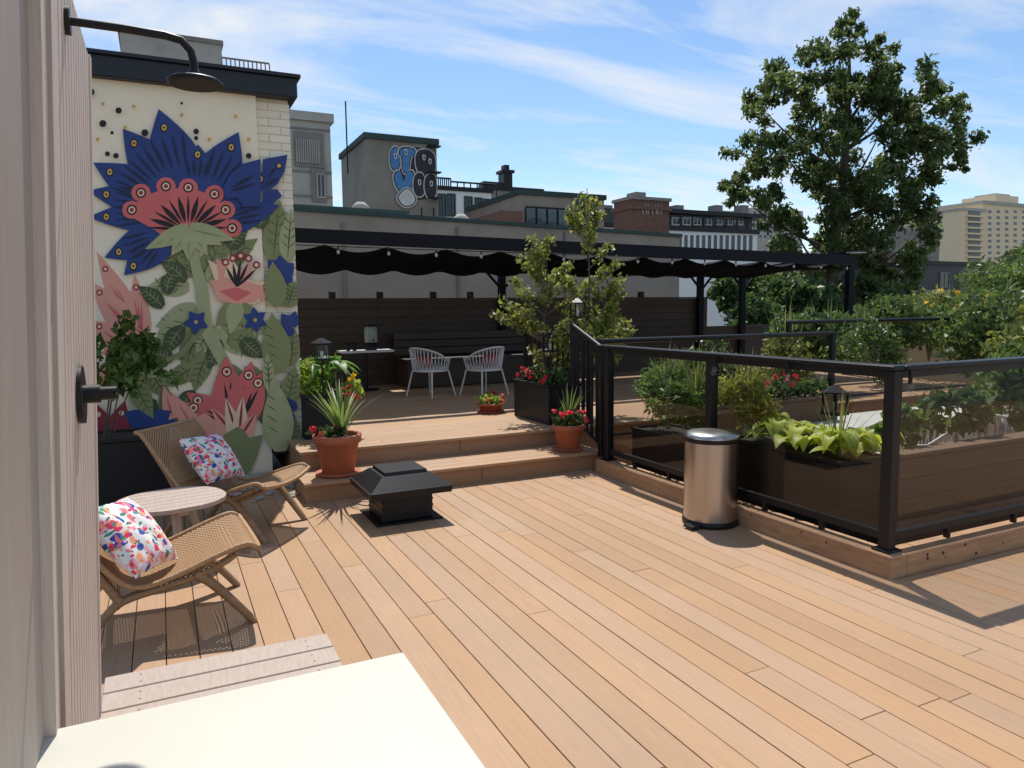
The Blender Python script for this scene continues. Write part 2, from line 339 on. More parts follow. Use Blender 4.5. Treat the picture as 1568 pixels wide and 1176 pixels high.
for x_,y_ in [(345,408),(356,402),(368,398),(380,402),(392,412)]:stroke(362,440,x_,y_,5,'K');dot(x_,y_-6,6,'R');dot(x_,y_-6,3,'C')
petal(360,470,330,500,30,'G');petal(365,470,395,505,32,'G');petal(362,465,352,512,26,'L')
def bfl(x,y,r,n=5,c='B'):
    for i in range(n):
        t=2*math.pi*i/n+.4;petal(x,y,x+r*math.cos(t),y+r*math.sin(t),r*.7,c,0,.8)
    dot(x,y,r*.15,'Y')
bfl(300,493,20);bfl(390,490,20,6);bfl(255,640,18)
for L_ in [(355,650,285,600,48),(355,650,288,640,40),(352,640,345,545,52),(365,640,385,552,48),(372,640,402,568,44),(360,650,275,615,34)]:
    petal(*L_,'P',0,.75);tx,ty=L_[0]+(L_[2]-L_[0])*.75,L_[1]+(L_[3]-L_[1])*.75;dot(tx,ty,8,'K');dot(tx,ty,6,'C');dot(tx,ty,3,'R')
    for s_ in(-5,5):stroke(L_[0],L_[1],L_[0]+(L_[2]-L_[0])*.6+s_,L_[1]+(L_[3]-L_[1])*.6-s_*.5,5,'K')
for x_,y_ in [(322,622),(345,608),(371,606),(392,630)]:petal(365,680,x_,y_,26,'C' if x_%2 else 'S',0,.7);stroke(365,672,x_,y_,4,'R')
petal(345,720,402,665,50,'G');petal(350,660,385,720,44,'G');petal(300,640,350,700,40,'S');leaf(300,660,330,715,34,'D',0,'G')
for L_ in [(300,660,262,600,28),(265,640,250,590,22),(280,680,245,700,28)]:
    petal(*L_,'S');stroke(L_[0],L_[1],L_[0]+(L_[2]-L_[0])*.7,L_[1]+(L_[3]-L_[1])*.7,4,'P')
for L_ in [(170,690,145,615,44),(170,690,192,612,42),(165,700,232,660,44),(160,710,140,660,44),(165,720,200,760,48),(150,730,140,780,44)]:
    petal(*L_,'R',0,.8);dot(L_[0]+(L_[2]-L_[0])*.75,L_[1]+(L_[3]-L_[1])*.75,4,'C')
for L_ in [(230,650,190,630,34),(230,650,262,628,30),(225,650,250,670,28),(160,760,190,740,34),(140,750,175,760,44)]:petal(*L_,'B',0,.8)
for L_ in [(190,560,225,590,34),(205,575,235,640,34)]:leaf(*L_,'G',3,'D')
for x_,y_,r_ in [(140,143,5),(182,171,4.5),(158,191,5),(222,205,5),(300,203,4),(300,213,3),(165,237,3.5),(178,240,4),(278,160,2),(380,240,4),(172,205,2.5)]:
    dot(x_,y_,r_*1.1,'K')
for x_,y_ in [(158,161),(192,197),(205,165),(150,215),(320,215),(278,178),(380,215),(360,180)]:dot(x_,y_,3,'Y')
for (x0,y0,x1,y1,wd) in [(418,400,428,305,40),(440,400,446,318,30),(424,470,416,400,34),(428,570,415,478,44),(440,470,452,430,30),(428,690,420,580,48),(440,620,452,560,30),(444,560,450,500,30),(444,690,452,640,30),(412,340,410,300,22),(412,600,408,540,18)]:
    leaf(x0,y0,x1,y1,wd,random.choice(['G','G','L']),0,'D')
for L_ in [(432,420,410,398,28),(432,420,428,390,24),(432,420,450,403,24),(432,420,448,432,24),(432,420,412,434,24),(446,500,430,480,20),(446,500,452,476,20),(446,500,432,514,22),(448,630,440,608,20),(448,632,434,642,20)]:petal(*L_,'B',0,.8)
poly([(340,290),(352,268),(372,252),(398,245),(398,300),(372,302),(345,306)],'B')
poly([(402,244),(425,240),(440,237),(436,262),(425,282),(402,298)],'B')
poly([(360,300),(398,292),(398,316),(372,318)],'B');poly([(402,292),(424,290),(432,300),(418,312),(402,316)],'B')
for q in((352,290,392,268),(352,294,392,282),(404,276,424,256),(406,286,426,272)):stroke(*q,6,'N')
dot(427,254,5,'K');dot(427,254,3,'Y')
b.build("floral_mural",mb)
# ---------------------------------------------------------------- shower wall
sw=empty("outdoor_shower_wall")
b=MB()
def wx(z):return -.285+.115*z/2.46
def wbox(y0,y1,th,m,z0=0,z1=2.46,gx=0):
    vs=[]
    for z in(z0,z1):
        X=wx(z)+gx;vs+=[(X-th,y0,z),(X,y0,z),(X,y1,z),(X-th,y1,z)]
    b.add(vs,[(0,3,2,1),(4,5,6,7),(0,1,5,4),(1,2,6,5),(2,3,7,6),(3,0,4,7)],m)
wbox(.9,2.92,.02,taupe_d,0,2.45,-.03)
y=1.93
while y<2.9:
    wbox(y,y+.052,.03,taupe);wbox(y+.052,y+.068,.03,taupe,0,2.46,-.008);y+=.068
wbox(2.9,2.95,.06,taupe,0,2.47,.004)
wbox(1.82,1.92,.05,taupe,0,2.8,.012);wbox(1.66,1.79,.05,taupe_d,0,2.8,.006);wbox(1.0,1.64,.05,taupe_d,0,2.8,.0)
wbox(1.60,1.645,.05,taupe,0,2.8,.02)
for i in range(8):
    z_=.25+i*.33;b.tube([(wx(z_)-.0,1.735,z_),(wx(z_)+.0075,1.735,z_)],.004,taupe,6)
b.build("siding",sw)
b=MB()
b.tube([(wx(2.33)-.01,2.2,2.335),(wx(2.33)+.012,2.2,2.335)],.034,black,20)
arc=[(wx(2.33),2.2,2.335),(-.05,2.2,2.335),(.05,2.2,2.332),(.09,2.2,2.325),(.112,2.2,2.30),(.118,2.2,2.27),(.118,2.2,2.245)]
b.tube(arc,.0105,black,12);b.lathe([(.012,.02),(.018,.012),(.02,.0),(.062,-.005),(.070,-.010),(.070,-.018),(.062,-.02)],black,(.118,2.2,2.232),36)
b.build("shower_head",sw)
b=MB();zc=1.375
b.tube([(wx(zc)+.0,2.36,zc),(wx(zc)+.014,2.36,zc)],.082,black,32);b.tube([(wx(zc),2.36,zc),(wx(zc)+.055,2.36,zc)],.026,black,20);b.tube([(wx(zc)+.055,2.36,zc),(wx(zc)+.095,2.36,zc)],.019,black,20)
b.tube([(wx(zc)+.08,2.36,zc),(wx(zc)+.085,2.36,zc-.004),(wx(zc)+.1,2.32,zc+.01)],.006,black,8)
b.build("valve_handle",sw)
b=MB();yy=1.9
b.box(-.26,.55,1.95,3.18,0.0,.11,deckdark)
while yy<3.2:
    b.box(-.28,.6,yy,yy+.138,.122,.15,wwood,.003)
    for xx in(-.15,.5):b.tube([(xx,yy+.04,.15),(xx,yy+.04,.1505)],.004,deckdark,6);b.tube([(xx,yy+.1,.15),(xx,yy+.1,.1505)],.004,deckdark,6)
    yy+=.147
for xx in(-.2,.15,.5):b.box(xx,xx+.05,1.92,3.2,.06,.12,wwood)
b.build("shower_platform")
b=MB();b.box(-.5,.485,.35,1.63,.752,.78,quartz,.004);b.box(-.42,.42,.42,1.56,.69,.75,whitem)
for X in(-.4,.38):
    for Y in(.45,1.5):b.box(X,X+.05,Y,Y+.05,0,.69,whitem,.004)
b.build("white_table")
# ---------------------------------------------------------------- lounge chairs
def wickermat():
    m=bpy.data.materials.new("woven_wicker");m.use_nodes=True;n=m.node_tree.nodes;l=m.node_tree.links;bs=n['Principled BSDF'];bs.inputs['Roughness'].default_value=.6
    uv=n.new('ShaderNodeUVMap');sx=n.new('ShaderNodeSeparateXYZ');l.new(uv.outputs[0],sx.inputs[0])
    def sn(o,f):
        k=n.new('ShaderNodeMath');k.operation='MULTIPLY';k.inputs[1].default_value=f;l.new(o,k.inputs[0]);s2=n.new('ShaderNodeMath');s2.operation='SINE';l.new(k.outputs[0],s2.inputs[0]);return s2.outputs[0]
    A=sn(sx.outputs[0],240);B=sn(sx.outputs[1],240);pr=n.new('ShaderNodeMath');pr.operation='MULTIPLY';l.new(A,pr.inputs[0]);l.new(B,pr.inputs[1])
    r=n.new('ShaderNodeValToRGB');r.color_ramp.elements[0].position=.25;r.color_ramp.elements[0].color=(.11,.055,.022,1);r.color_ramp.elements[1].position=.6;r.color_ramp.elements[1].color=(.48,.27,.12,1)
    mr=n.new('ShaderNodeMapRange');mr.inputs[1].default_value=-1;l.new(pr.outputs[0],mr.inputs[0]);l.new(mr.outputs[0],r.inputs[0]);l.new(r.outputs[0],bs.inputs['Base Color'])
    bu=n.new('ShaderNodeBump');bu.inputs['Distance'].default_value=.006;l.new(mr.outputs[0],bu.inputs['Height']);l.new(bu.outputs[0],bs.inputs['Normal'])
    th=n.new('ShaderNodeMath');th.operation='GREATER_THAN';th.inputs[1].default_value=-.66;l.new(pr.outputs[0],th.inputs[0]);l.new(th.outputs[0],bs.inputs['Alpha'])
    return m
wick=wickermat();wickr=mat("wicker_rim",(.40,.23,.11),.6,var=.25,ns=60,bump=.5,bs=90)
def spline(pts,n):
    o=[];P=[Vector(q) for q in pts];P=[P[0]*2-P[1]]+P+[P[-1]*2-P[-2]]
    for i in range(1,len(P)-2):
        for k in range(n):
            t=k/n;o.append(.5*((2*P[i])+(P[i+1]-P[i-1])*t+(2*P[i-1]-5*P[i]+4*P[i+1]-P[i+2])*t*t+(3*P[i]-P[i-1]-3*P[i+1]+P[i+2])*t**3))
    o.append(P[-2]);return o
def lounge(loc,ang):
    e=empty("lounge_chair");W=.33
    prof=spline([(.40,0,.405),(.34,0,.43),(.2,0,.39),(.0,0,.32),(-.15,0,.295),(-.25,0,.36),(-.40,0,.56),(-.53,0,.74),(-.575,0,.765)],5)
    b=MB();nv=16
    def fn(i,j):
        q=prof[i];t=j/nv*2-1;wd=W*(1-.06*math.sin(i/len(prof)*3.1));sag=.03*(1-t*t)
        return (q.x+(.02*(1-t*t) if i<8 else (-.0)),t*wd,q.z-sag*(1 if i<25 else .2))
    vs=[fn(i,j) for i in range(len(prof)) for j in range(nv+1)];fs=[(i*(nv+1)+j,(i+1)*(nv+1)+j,(i+1)*(nv+1)+j+1,i*(nv+1)+j+1) for i in range(len(prof)-1) for j in range(nv)]
    b.add(vs,fs,wick,True);o=b.build("woven_seat",e)
    uvl=o.data.uv_layers.new(name="UVMap");Ls=[0]
    for i in range(1,len(prof)):Ls.append(Ls[-1]+(prof[i]-prof[i-1]).length)
    for lp in o.data.loops:
        vi=lp.vertex_index;uvl.data[lp.index].uv=(Ls[vi//(nv+1)],(vi%(nv+1))/nv*W*2)
    b=MB()
    for j in(0,nv):b.tube([fn(i,j) for i in range(len(prof))],.014,wickr,8)
    for i in(0,len(prof)-1):b.tube([fn(i,j) for j in range(nv+1)],.015,wickr,8)
    b.build("rim",e)
    b=MB()
    for s_ in(-1,1):
        y=s_*.285
        b.tube(spline([(-.44,y,.0),(-.40,y,.05),(-.30,y,.17),(-.22,y,.235),(-.05,y,.27),(.15,y,.31),(.3,y,.375)],4),[.03]*3+[.028]*8+[.03]*8+[.026]*5+[.018],teak,10,flat=.7)
        b.tube(spline([(.10,y+.004,.31),(.17,y+.004,.25),(.27,y+.004,.13),(.37,y+.004,0)],4),[.038,.038,.038,.036,.035,.034,.034,.032,.031,.03,.029,.028,.026],teak,10,flat=.7)
        b.tube([(-.235,y-.004,.235),(-.36,y-.004,.46),(-.53,y-.004,.71)],[.032,.026,.02],teak,10,flat=.7)
    b.tube([(.15,-.285,.275),(.15,.285,.275)],.016,teak);b.tube([(-.25,-.285,.21),(-.25,.285,.21)],.018,teak);b.tube([(-.3,-.28,.38),(-.3,.28,.38)],.014,teak)
    b.build("teak_frame",e)
    e.location=(loc[0],loc[1],0);e.rotation_euler=(0,0,ang);return e
lounge((-.03,4.12),math.radians(3));lounge((.45,5.62),math.radians(-37))
def pillowmat():
    m=bpy.data.materials.new("floral_pillow_fabric");m.use_nodes=True;n=m.node_tree.nodes;l=m.node_tree.links;bs=n['Principled BSDF'];bs.inputs['Roughness'].default_value=.85
    t=n.new('ShaderNodeTexCoord')
    cols=[(.78,.04,.10),(.9,.22,.24),(.03,.07,.36),(.05,.26,.17),(.92,.36,.16),(.85,.45,.5)]
    base=None
    for i,(sc_,th,off) in enumerate([(15,.42,0),(20,.33,3.3),(13,.30,7.1),(30,.30,1.9)]):
        mp_=n.new('ShaderNodeMapping');mp_.inputs['Location'].default_value=(off,off,off);mp_.inputs['Rotation'].default_value=(.3,.2,off);mp_.inputs['Scale'].default_value=(1,(1.3,.6,2.2,1)[i],1);l.new(t.outputs['Object'],mp_.inputs[0])
        nz=n.new('ShaderNodeTexNoise');nz.inputs['Scale'].default_value=20;l.new(mp_.outputs[0],nz.inputs[0])
        va=n.new('ShaderNodeVectorMath');va.operation='MULTIPLY_ADD';va.inputs[1].default_value=(.045,.045,.045);l.new(nz.outputs['Color'],va.inputs[0]);l.new(mp_.outputs[0],va.inputs[2])
        v=n.new('ShaderNodeTexVoronoi');v.inputs['Scale'].default_value=sc_;l.new(va.outputs[0],v.inputs[0])
        lt=n.new('ShaderNodeMath');lt.operation='LESS_THAN';lt.inputs[1].default_value=th;l.new(v.outputs['Distance'],lt.inputs[0])
        rp=n.new('ShaderNodeValToRGB');rp.color_ramp.interpolation='CONSTANT'
        sep=n.new('ShaderNodeSeparateColor');l.new(v.outputs['Color'],sep.inputs[0]);l.new(sep.outputs[0],rp.inputs[0])
        el_=rp.color_ramp.elements;el_[0].color=(*cols[i%6],1);el_[1].position=.3;el_[1].color=(*cols[(i+1)%6],1)
        for q,cc in((.5,cols[(i+2)%6]),(.7,cols[(i+3)%6]),(.85,cols[(i+4)%6])):
            z=el_.new(q);z.color=(*cc,1)
        mxn=n.new('ShaderNodeMixRGB');l.new(lt.outputs[0],mxn.inputs[0])
        if base is None:mxn.inputs[1].default_value=(.80,.77,.74,1)
        else:l.new(base,mxn.inputs[1])
        l.new(rp.outputs[0],mxn.inputs[2]);base=mxn.outputs[0]
    l.new(base,bs.inputs['Base Color']);return m
pil=pillowmat()
def pillow(loc,rot,w_=.45,h_=.42,t_=.085):
    b=MB();n=20
    for s_ in(1,-1):
        def fn(u,v):
            x=u*2-1;y=v*2-1;th=((1-x*x)*(1-y*y))**.45*t_
            return (x*w_/2*(1-.06*(1-y*y)*abs(x)**4),y*h_/2*(1-.06*(1-x*x)*abs(y)**4),s_*th+.008*math.sin(9*x+5*y)*(1-x*x)*(1-y*y))
        vs=[fn(i/n,j/n) for i in range(n+1) for j in range(n+1)];fs=[]
        for i in range(n):
            for j in range(n):
                q=i*(n+1)+j;f_=(q,q+n+1,q+n+2,q+1);fs.append(f_ if s_>0 else f_[::-1])
        b.add(vs,fs,pil,True)
    o=b.build("throw_pillow");o.location=loc;o.rotation_euler=rot;return o
def orient(dirn,up):
    z=Vector(dirn).normalized();y=Vector(up);y=(y-z*y.dot(z)).normalized();x=y.cross(z);return Matrix((x,y,z)).transposed().to_euler()
pillow((-.19,3.98,.505),orient((.72,-.25,.62),(-.50,.35,.8)),.44,.42)
c37,s37=math.cos(math.radians(-37)),math.sin(math.radians(-37))
pillow((.45-.20*c37-.0,5.62-.20*s37-.0,.53),orient((.78*c37,.78*s37,.6),(-.6*c37+.15,-.6*s37,.8)),.45,.40)
b=MB();tcx,tcy=.0,5.05
for i in range(7):
    y0=-.3+i*.0865
    def hx(y):return .32*math.sqrt(max(0,1-(abs(y)/.31)**2.4))
    n=5
    pts=[(-hx(y0+k*.0815/n),y0+k*.0815/n) for k in range(n+1)]+[(hx(y0+k*.0815/n),y0+k*.0815/n) for k in range(n,-1,-1)]
    m_=len(pts);vs=[(x_,y_,.395) for x_,y_ in pts]+[(x_,y_,.42) for x_,y_ in pts]
    b.M=Matrix.Translation((tcx,tcy,0))@Matrix.Rotation(.25,4,'Z')
    b.add(vs,[tuple(range(m_-1,-1,-1)),tuple(range(m_,2*m_))]+[(k,(k+1)%m_,(k+1)%m_+m_,k+m_) for k in range(m_)],wwood)
b.box(-.03,.03,-.25,.25,.36,.394,wwood)
for t in(.4,2.5,4.6):b.tube([(.12*math.cos(t),.12*math.sin(t),.39),(.23*math.cos(t),.23*math.sin(t),0)],[.032,.018],wwood,10)
b.build("round_side_table")
# ---------------------------------------------------------------- vent box + bin
b=MB();cx,cy=1.62,5.42
b.box(cx-.26,cx+.26,cy-.26,cy+.26,.0,.012,black);b.box(cx-.2,cx+.2,cy-.2,cy+.2,.012,.27,black,.006)
for zz in(.05,.10,.15,.2):b.box(cx-.203,cx+.203,cy-.203,cy+.203,zz,zz+.012,black)
def frus(z0,h0,z1,h1):
    vs=[(cx+sx*h0,cy+sy*h0,z0) for sx,sy in((-1,-1),(1,-1),(1,1),(-1,1))]+[(cx+sx*h1,cy+sy*h1,z1) for sx,sy in((-1,-1),(1,-1),(1,1),(-1,1))]
    b.add(vs,[(3,2,1,0),(4,5,6,7)]+[(k,(k+1)%4,(k+1)%4+4,k+4) for k in range(4)],black)
frus(.22,.315,.27,.32);frus(.271,.31,.36,.19);frus(.361,.17,.385,.165)
b.build("roof_vent")
b=MB();c=(3.62,4.13,0)
b.lathe([(.2,0),(.205,.005),(.205,.04),(.197,.045)],black,c,48);b.lathe([(.195,.045),(.195,.62)],steel,c,48);b.lathe([(.199,.62),(.201,.63),(.201,.645),(.199,.65)],black,c,48)
b.lathe([(.2,.652),(.2,.665),(.17,.685),(.1,.695),(.0,.698)],steel,c,48,cap=False)
b.box(c[0]-.27,c[0]-.19,c[1]-.12,c[1]-.02,.01,.03,black,.004)
b.build("pedal_bin")
# ---------------------------------------------------------------- glass railing
e=empty("glass_railing")
b=MB()
b.box(3.76,3.90,2.74,5.95,-.02,.135,curbw,.006);b.box(3.902,12.5,2.745,2.885,-.02,.133,curbw,.006)
for i in range(26):
    if i%2:
        x_=random.uniform(3.95,7);z_=random.uniform(.03,.11);b.tube([(x_,2.747,z_),(x_,2.7435,z_)],random.uniform(.006,.012),deckdark,8)
    else:
        y_=random.uniform(2.8,5.8);z_=random.uniform(.03,.11);b.tube([(3.762,y_,z_),(3.7585,y_,z_)],random.uniform(.005,.01),deckdark,8)
b.build("timber_curb",e)
b=MB()
zt=1.25
b.box(3.80,3.90,2.80,6.0,zt-.03,zt,black,.006);b.box(3.83,3.87,2.86,5.95,zt-.075,zt-.032,black)
b.box(3.83,3.87,2.86,5.9,.20,.245,black)
b.box(3.902,12.5,2.79,2.89,zt-.031,zt-.001,black,.006);b.box(3.89,12.5,2.82,2.86,zt-.075,zt-.033,black);b.box(3.89,12.5,2.82,2.86,.20,.245,black)
for (X,Y) in [(3.85,2.84),(3.85,4.40),(3.85,5.85),(5.75,2.84),(7.7,2.84),(9.6,2.84),(11.5,2.84)]:
    b.box(X-.036,X+.036,Y-.036,Y+.036,.137,zt-.032,black,.004);b.box(X-.06,X+.06,Y-.06,Y+.06,.136,.15,black,.003)
for yy in(3.3,3.8,4.9,5.4):b.box(3.835,3.865,yy,yy+.03,.137,.2,black)
for xx in(4.4,5.1,6.4,7.1):b.box(xx,xx+.03,2.825,2.855,.135,.2,black)
b.build("rail_frame",e)
b=MB()
for y0,y1 in((2.88,4.36),(4.44,5.81)):b.add([(3.85,y0,.245),(3.85,y1,.245),(3.85,y1,zt-.075),(3.85,y0,zt-.075)],[(3,2,1,0)],tint)
for x0,x1 in((3.89,5.71),(5.79,7.66),(7.74,9.56),(9.64,11.46)):b.add([(x0,2.84,.245),(x1,2.84,.245),(x1,2.84,zt-.075),(x0,2.84,zt-.075)],[(0,1,2,3)],tint)
b.build("glass_panels",e)
b=MB();b.box(3.93,12.6,2.9,6.6,-.43,-.36,deckdark)
yy=2.9
while yy<6.58:
    b.box(3.94,12.6,yy,yy+.138,-.36,-.34,deckx,.003);yy+=.144
b.build("lower_terrace_floor")
b=MB()
for i in range(6):b.box(4.55,12,3.28,3.31,-.33+i*.145,-.33+i*.145+.142,brownl,.002)
b.box(4.55,12,3.312,3.33,-.33,.54,brownl)
b.box(4.5,12,3.24,3.40,.55,.58,brownl,.004);b.build("low_board_wall")
def railing(name,pts,z,glass=False,bal=.11):
    b=MB()
    for i in range(len(pts)-1):
        (x0,y0,z0),(x1,y1,z1)=pts[i],pts[i+1]
        P0=Vector((x0,y0,z0));P1=Vector((x1,y1,z1));ln=(P1-P0).length
        b.tube([P0+Vector((0,0,z)),P1+Vector((0,0,z))],.026,black,8);b.tube([P0+Vector((0,0,.1)),P1+Vector((0,0,.1))],.016,black,8)
        if not glass:
            n=int(ln/bal)
            for k in range(1,n):
                q=P0.lerp(P1,k/n);b.box(q.x-.009,q.x+.009,q.y-.009,q.y+.009,q.z+.1,q.z+z,black)
        for q in(P0,P1):b.box(q.x-.03,q.x+.03,q.y-.03,q.y+.03,q.z,q.z+z+.02,black,.004)
    return b.build(name)
railing("stair_railing",[(3.88,6.02,.135),(3.97,6.72,.34)],1.08)
railing("platform_railing",[(4.2,6.76,.34),(4.2,8.3,.34)],.96)
railing("far_railing",[(4.0,6.22,.2),(7.3,6.22,.2)],1.07,glass=True)
railing("far_railing",[(7.4,7.0,.25),(12.4,7.0,.25)],1.14,glass=True)
# ---------------------------------------------------------------- pergola
pe=empty("pergola");b=MB()
pbl=mat("pergola_black_paint",(.010,.011,.016),.6,spec=.15)
def beam(x0,z0,x1,z1,Y,h,t=.09):
    vs=[]
    for x_,zz in((x0,z0),(x1,z1)):vs+=[(x_,Y-t/2,zz-h),(x_,Y+t/2,zz-h),(x_,Y+t/2,zz),(x_,Y-t/2,zz)]
    b.add(vs,[(3,2,1,0),(4,5,6,7)]+[(k,(k+1)%4,(k+1)%4+4,k+4) for k in range(4)],pbl)
beam(1.0,2.63,11.45,2.50,9.3,.17);beam(1.0,2.40,11.45,2.34,12.0,.12)
for X in(1.1,11.3):
    b.box(X-.06,X+.06,9.25,9.35,.3,2.44,pbl)
    vs=[(X-.05,9.35,2.45),(X+.05,9.35,2.45),(X+.05,11.95,2.25),(X-.05,11.95,2.25)];b.add(vs+[(v[0],v[1],v[2]+.13) for v in vs],[(3,2,1,0),(4,5,6,7)]+[(k,(k+1)%4,(k+1)%4+4,k+4) for k in range(4)],pbl)
for X in(1.1,5.59,10.15,11.3):
    b.box(X-.06,X+.06,11.95,12.05,.3,2.25,pbl)
    for s_ in(-1,1):b.tube([(X,11.97,1.95),(X+s_*.3,11.97,2.26)],.025,pbl,6)
b.box(11.25,11.6,9.2,9.5,2.55,2.56,whitem)
b.build("frame",pe)
b=MB();can=mat("black_canopy_fabric",(.010,.010,.014),.95,spec=.1)
def cf(u,v):
    X=1.1+u*10.2;Y=9.42+v*2.5;s_=abs(math.sin(math.pi*(X-1.1)/.82))
    return (X,Y,2.455-.1*u*(1-v)-.18*v-.085*s_*(.6+.4*math.cos(v*6)))
b.grid(cf,200,10,can);b.build("canopy_fabric",pe)
b=MB();bulb=mat("bulb_glass",(.45,.45,.42),.15,spec=.8)
b.tube([(1.1,9.24,2.42),(3,9.24,2.40),(5,9.24,2.39),(7,9.24,2.37),(9,9.24,2.35),(11.3,9.24,2.33)],.006,black,6)
for i in range(16):
    X=1.4+i*.65;zz=2.43-.008*X
    b.tube([(X,9.24,zz),(X,9.24,zz-.05)],.012,black,8);b.lathe([(.005,-.10),(.018,-.09),(.022,-.075),(.016,-.055),(.010,-.045)],bulb,(X,9.24,zz),10)
b.build("string_lights",pe)
b=MB()
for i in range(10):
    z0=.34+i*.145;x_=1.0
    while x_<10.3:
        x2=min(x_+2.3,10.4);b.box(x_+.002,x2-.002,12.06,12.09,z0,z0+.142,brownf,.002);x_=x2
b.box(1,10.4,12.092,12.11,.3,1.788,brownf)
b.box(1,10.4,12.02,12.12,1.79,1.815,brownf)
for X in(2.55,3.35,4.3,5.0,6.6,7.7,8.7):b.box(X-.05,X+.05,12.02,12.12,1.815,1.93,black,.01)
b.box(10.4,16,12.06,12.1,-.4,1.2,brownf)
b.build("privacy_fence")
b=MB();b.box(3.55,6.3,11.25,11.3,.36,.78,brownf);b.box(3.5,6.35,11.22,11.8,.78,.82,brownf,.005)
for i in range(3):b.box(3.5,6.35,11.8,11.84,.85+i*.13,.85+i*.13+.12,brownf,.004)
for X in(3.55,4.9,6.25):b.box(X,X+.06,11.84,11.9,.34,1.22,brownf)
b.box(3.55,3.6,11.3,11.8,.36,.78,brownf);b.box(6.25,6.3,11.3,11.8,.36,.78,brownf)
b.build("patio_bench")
b=MB();b.box(2.5,3.32,11.2,11.6,.95,.985,whitem,.004);b.tube([(2.9,11.4,.34),(2.9,11.4,.95)],.03,black);b.tube([(2.9,11.4,.34),(2.9,11.4,.36)],.2,black,24);b.build("bar_table")
b=MB();b.lathe([(.09,0),(.09,.1),(.06,.12)],black,(3.0,11.4,.985),20);b.lathe([(.10,.12),(.105,.2),(.105,.34),(.09,.37)],mat("dispenser_frosted_glass",(.3,.32,.3),.2),(3.0,11.4,.985),20);b.lathe([(.098,.371),(.098,.40),(.03,.42)],black,(3.0,11.4,.985),20);b.tube([(3,11.3,1.14),(3,11.24,1.14)],.012,black);b.build("drink_dispenser")
for X in(2.62,2.72):
    b=MB();b.lathe([(.03,0),(.035,.13),(.032,.132)],blackmat,(X,11.35,.985),14);b.build("tumbler")
def ropechair(loc,ang,mt=whitem,cush=True,s=1):
    e=empty("rope_patio_chair");b=MB()
    n=24;top=[];bot=[]
    for i in range(n+1):
        t=math.radians(-35+250*i/n);r=.30
        h=.56+.16*max(0,math.sin(math.radians(250*i/n-35)))**.7 if math.sin(t)>0 else .56
        top.append((1.02*r*math.cos(t),r*math.sin(t),h));bot.append((.86*r*math.cos(t),.86*r*math.sin(t),.38))
    b.tube(top,.013,mt,8);b.tube(bot+[bot[0]],.012,mt,8)
    for i in range(n*2):
        k=i/2;i0=int(k);i1=min(i0+1,n);f_=k-i0
        q0=Vector(top[i0]).lerp(Vector(top[i1]),f_);j=min(max(k+(.8 if i%2 else -.8),0),n);j0=int(j);j1=min(j0+1,n);q1=Vector(bot[j0]).lerp(Vector(bot[j1]),j-j0)
        b.tube([q0,q1],.005,mt,5,False)
    for i,(sx,sy) in enumerate(((-1,-1),(1,-1),(1,1),(-1,1))):b.tube([(sx*.2,sy*.17,.38),(sx*.27,sy*.24,0)],[.014,.010],mt,8)
    b.build("frame",e)
    b=MB();b.lathe([(.0,.37),(.24,.37),(.26,.39),(.25,.42),(.0,.43)],mat("chair_cushion",(.5,.47,.44),.9),(0,0,0),24,cap=False)
    b.build("cushion",e)
    if cush:
        b=MB();b.box(-.15,.15,.1,.17,.44,.6,mat("red_striped_cushion",(.35,.06,.06),.9),.02);b.build("back_pillow",e)
    e.location=loc;e.rotation_euler=(0,0,ang);e.scale=(s,s,s)
ropechair((3.55,10.15,.34),math.radians(115));ropechair((4.28,9.85,.34),math.radians(-160))
gch=mat("pale_grey_frame",(.6,.6,.56),.5)
ropechair((6.3,4.45,-.34),math.radians(-120),gch,False,1.22);ropechair((7.5,4.35,-.34),math.radians(100),gch,False,1.22)
b=MB();b.box(5.6,8.6,4.9,5.6,.36,.40,gch,.006)
for X in(5.7,8.4):
    for Y in(4.95,5.5):b.box(X,X+.05,Y,Y+.05,-.34,.36,gch)
b.build("patio_dining_table")
# ---------------------------------------------------------------- pots and plants
def potlathe(b,c,r,h,m=terra):
    b.lathe([(r*.62,0),(r*.68,.01),(r*.93,h*.8),(r*.95,h*.8),(r*1.03,h*.81),(r*1.06,h*.99),(r*1.0,h),(r*.92,h),(r*.9,h*.9)],m,c,32,cap=False);b.lathe([(0,h*.9),(r*.9,h*.9)],soil,c,24,cap=False);b.lathe([(r*.85,-.0),(r*.95,.002),(r*1.0,.025)],m,c,24)
def blades(b,c,n,ln,wd,m,spread=.5,curve=.5):
    for i in range(n):
        t=random.random()*6.283;s_=random.uniform(.1,1)*spread;l_=ln*random.uniform(.6,1.1)
        pts=[]
        for k in range(6):
            u=k/5;r=s_*l_*u+curve*s_*l_*u*u*.6;z=l_*u*(1-.35*s_*u*curve*2);pts.append(Vector((c[0]+r*math.cos(t),c[1]+r*math.sin(t),c[2]+z)))
        side=Vector((-math.sin(t),math.cos(t),0));vs=[]
        for k,q in enumerate(pts):
            ww=wd*math.sin(math.pi*(.15+.85*(k/5)))*.5+.0005;vs+=[q+side*ww,q-side*ww]
        b.add(vs,[(2*k,2*k+2,2*k+3,2*k+1) for k in range(5)],m,True)
def flowers(par,c,r,n,m=red_fl,size=.035):
    pts=[]
    for _ in range(n):
        q=np.array(c)+np.array(r)*rng.uniform(-1,1,3);pts.append(blob(q,(size*.8,)*3,9))
    leaves("flowers",np.vstack(pts),size,m,par,aspect=.9)
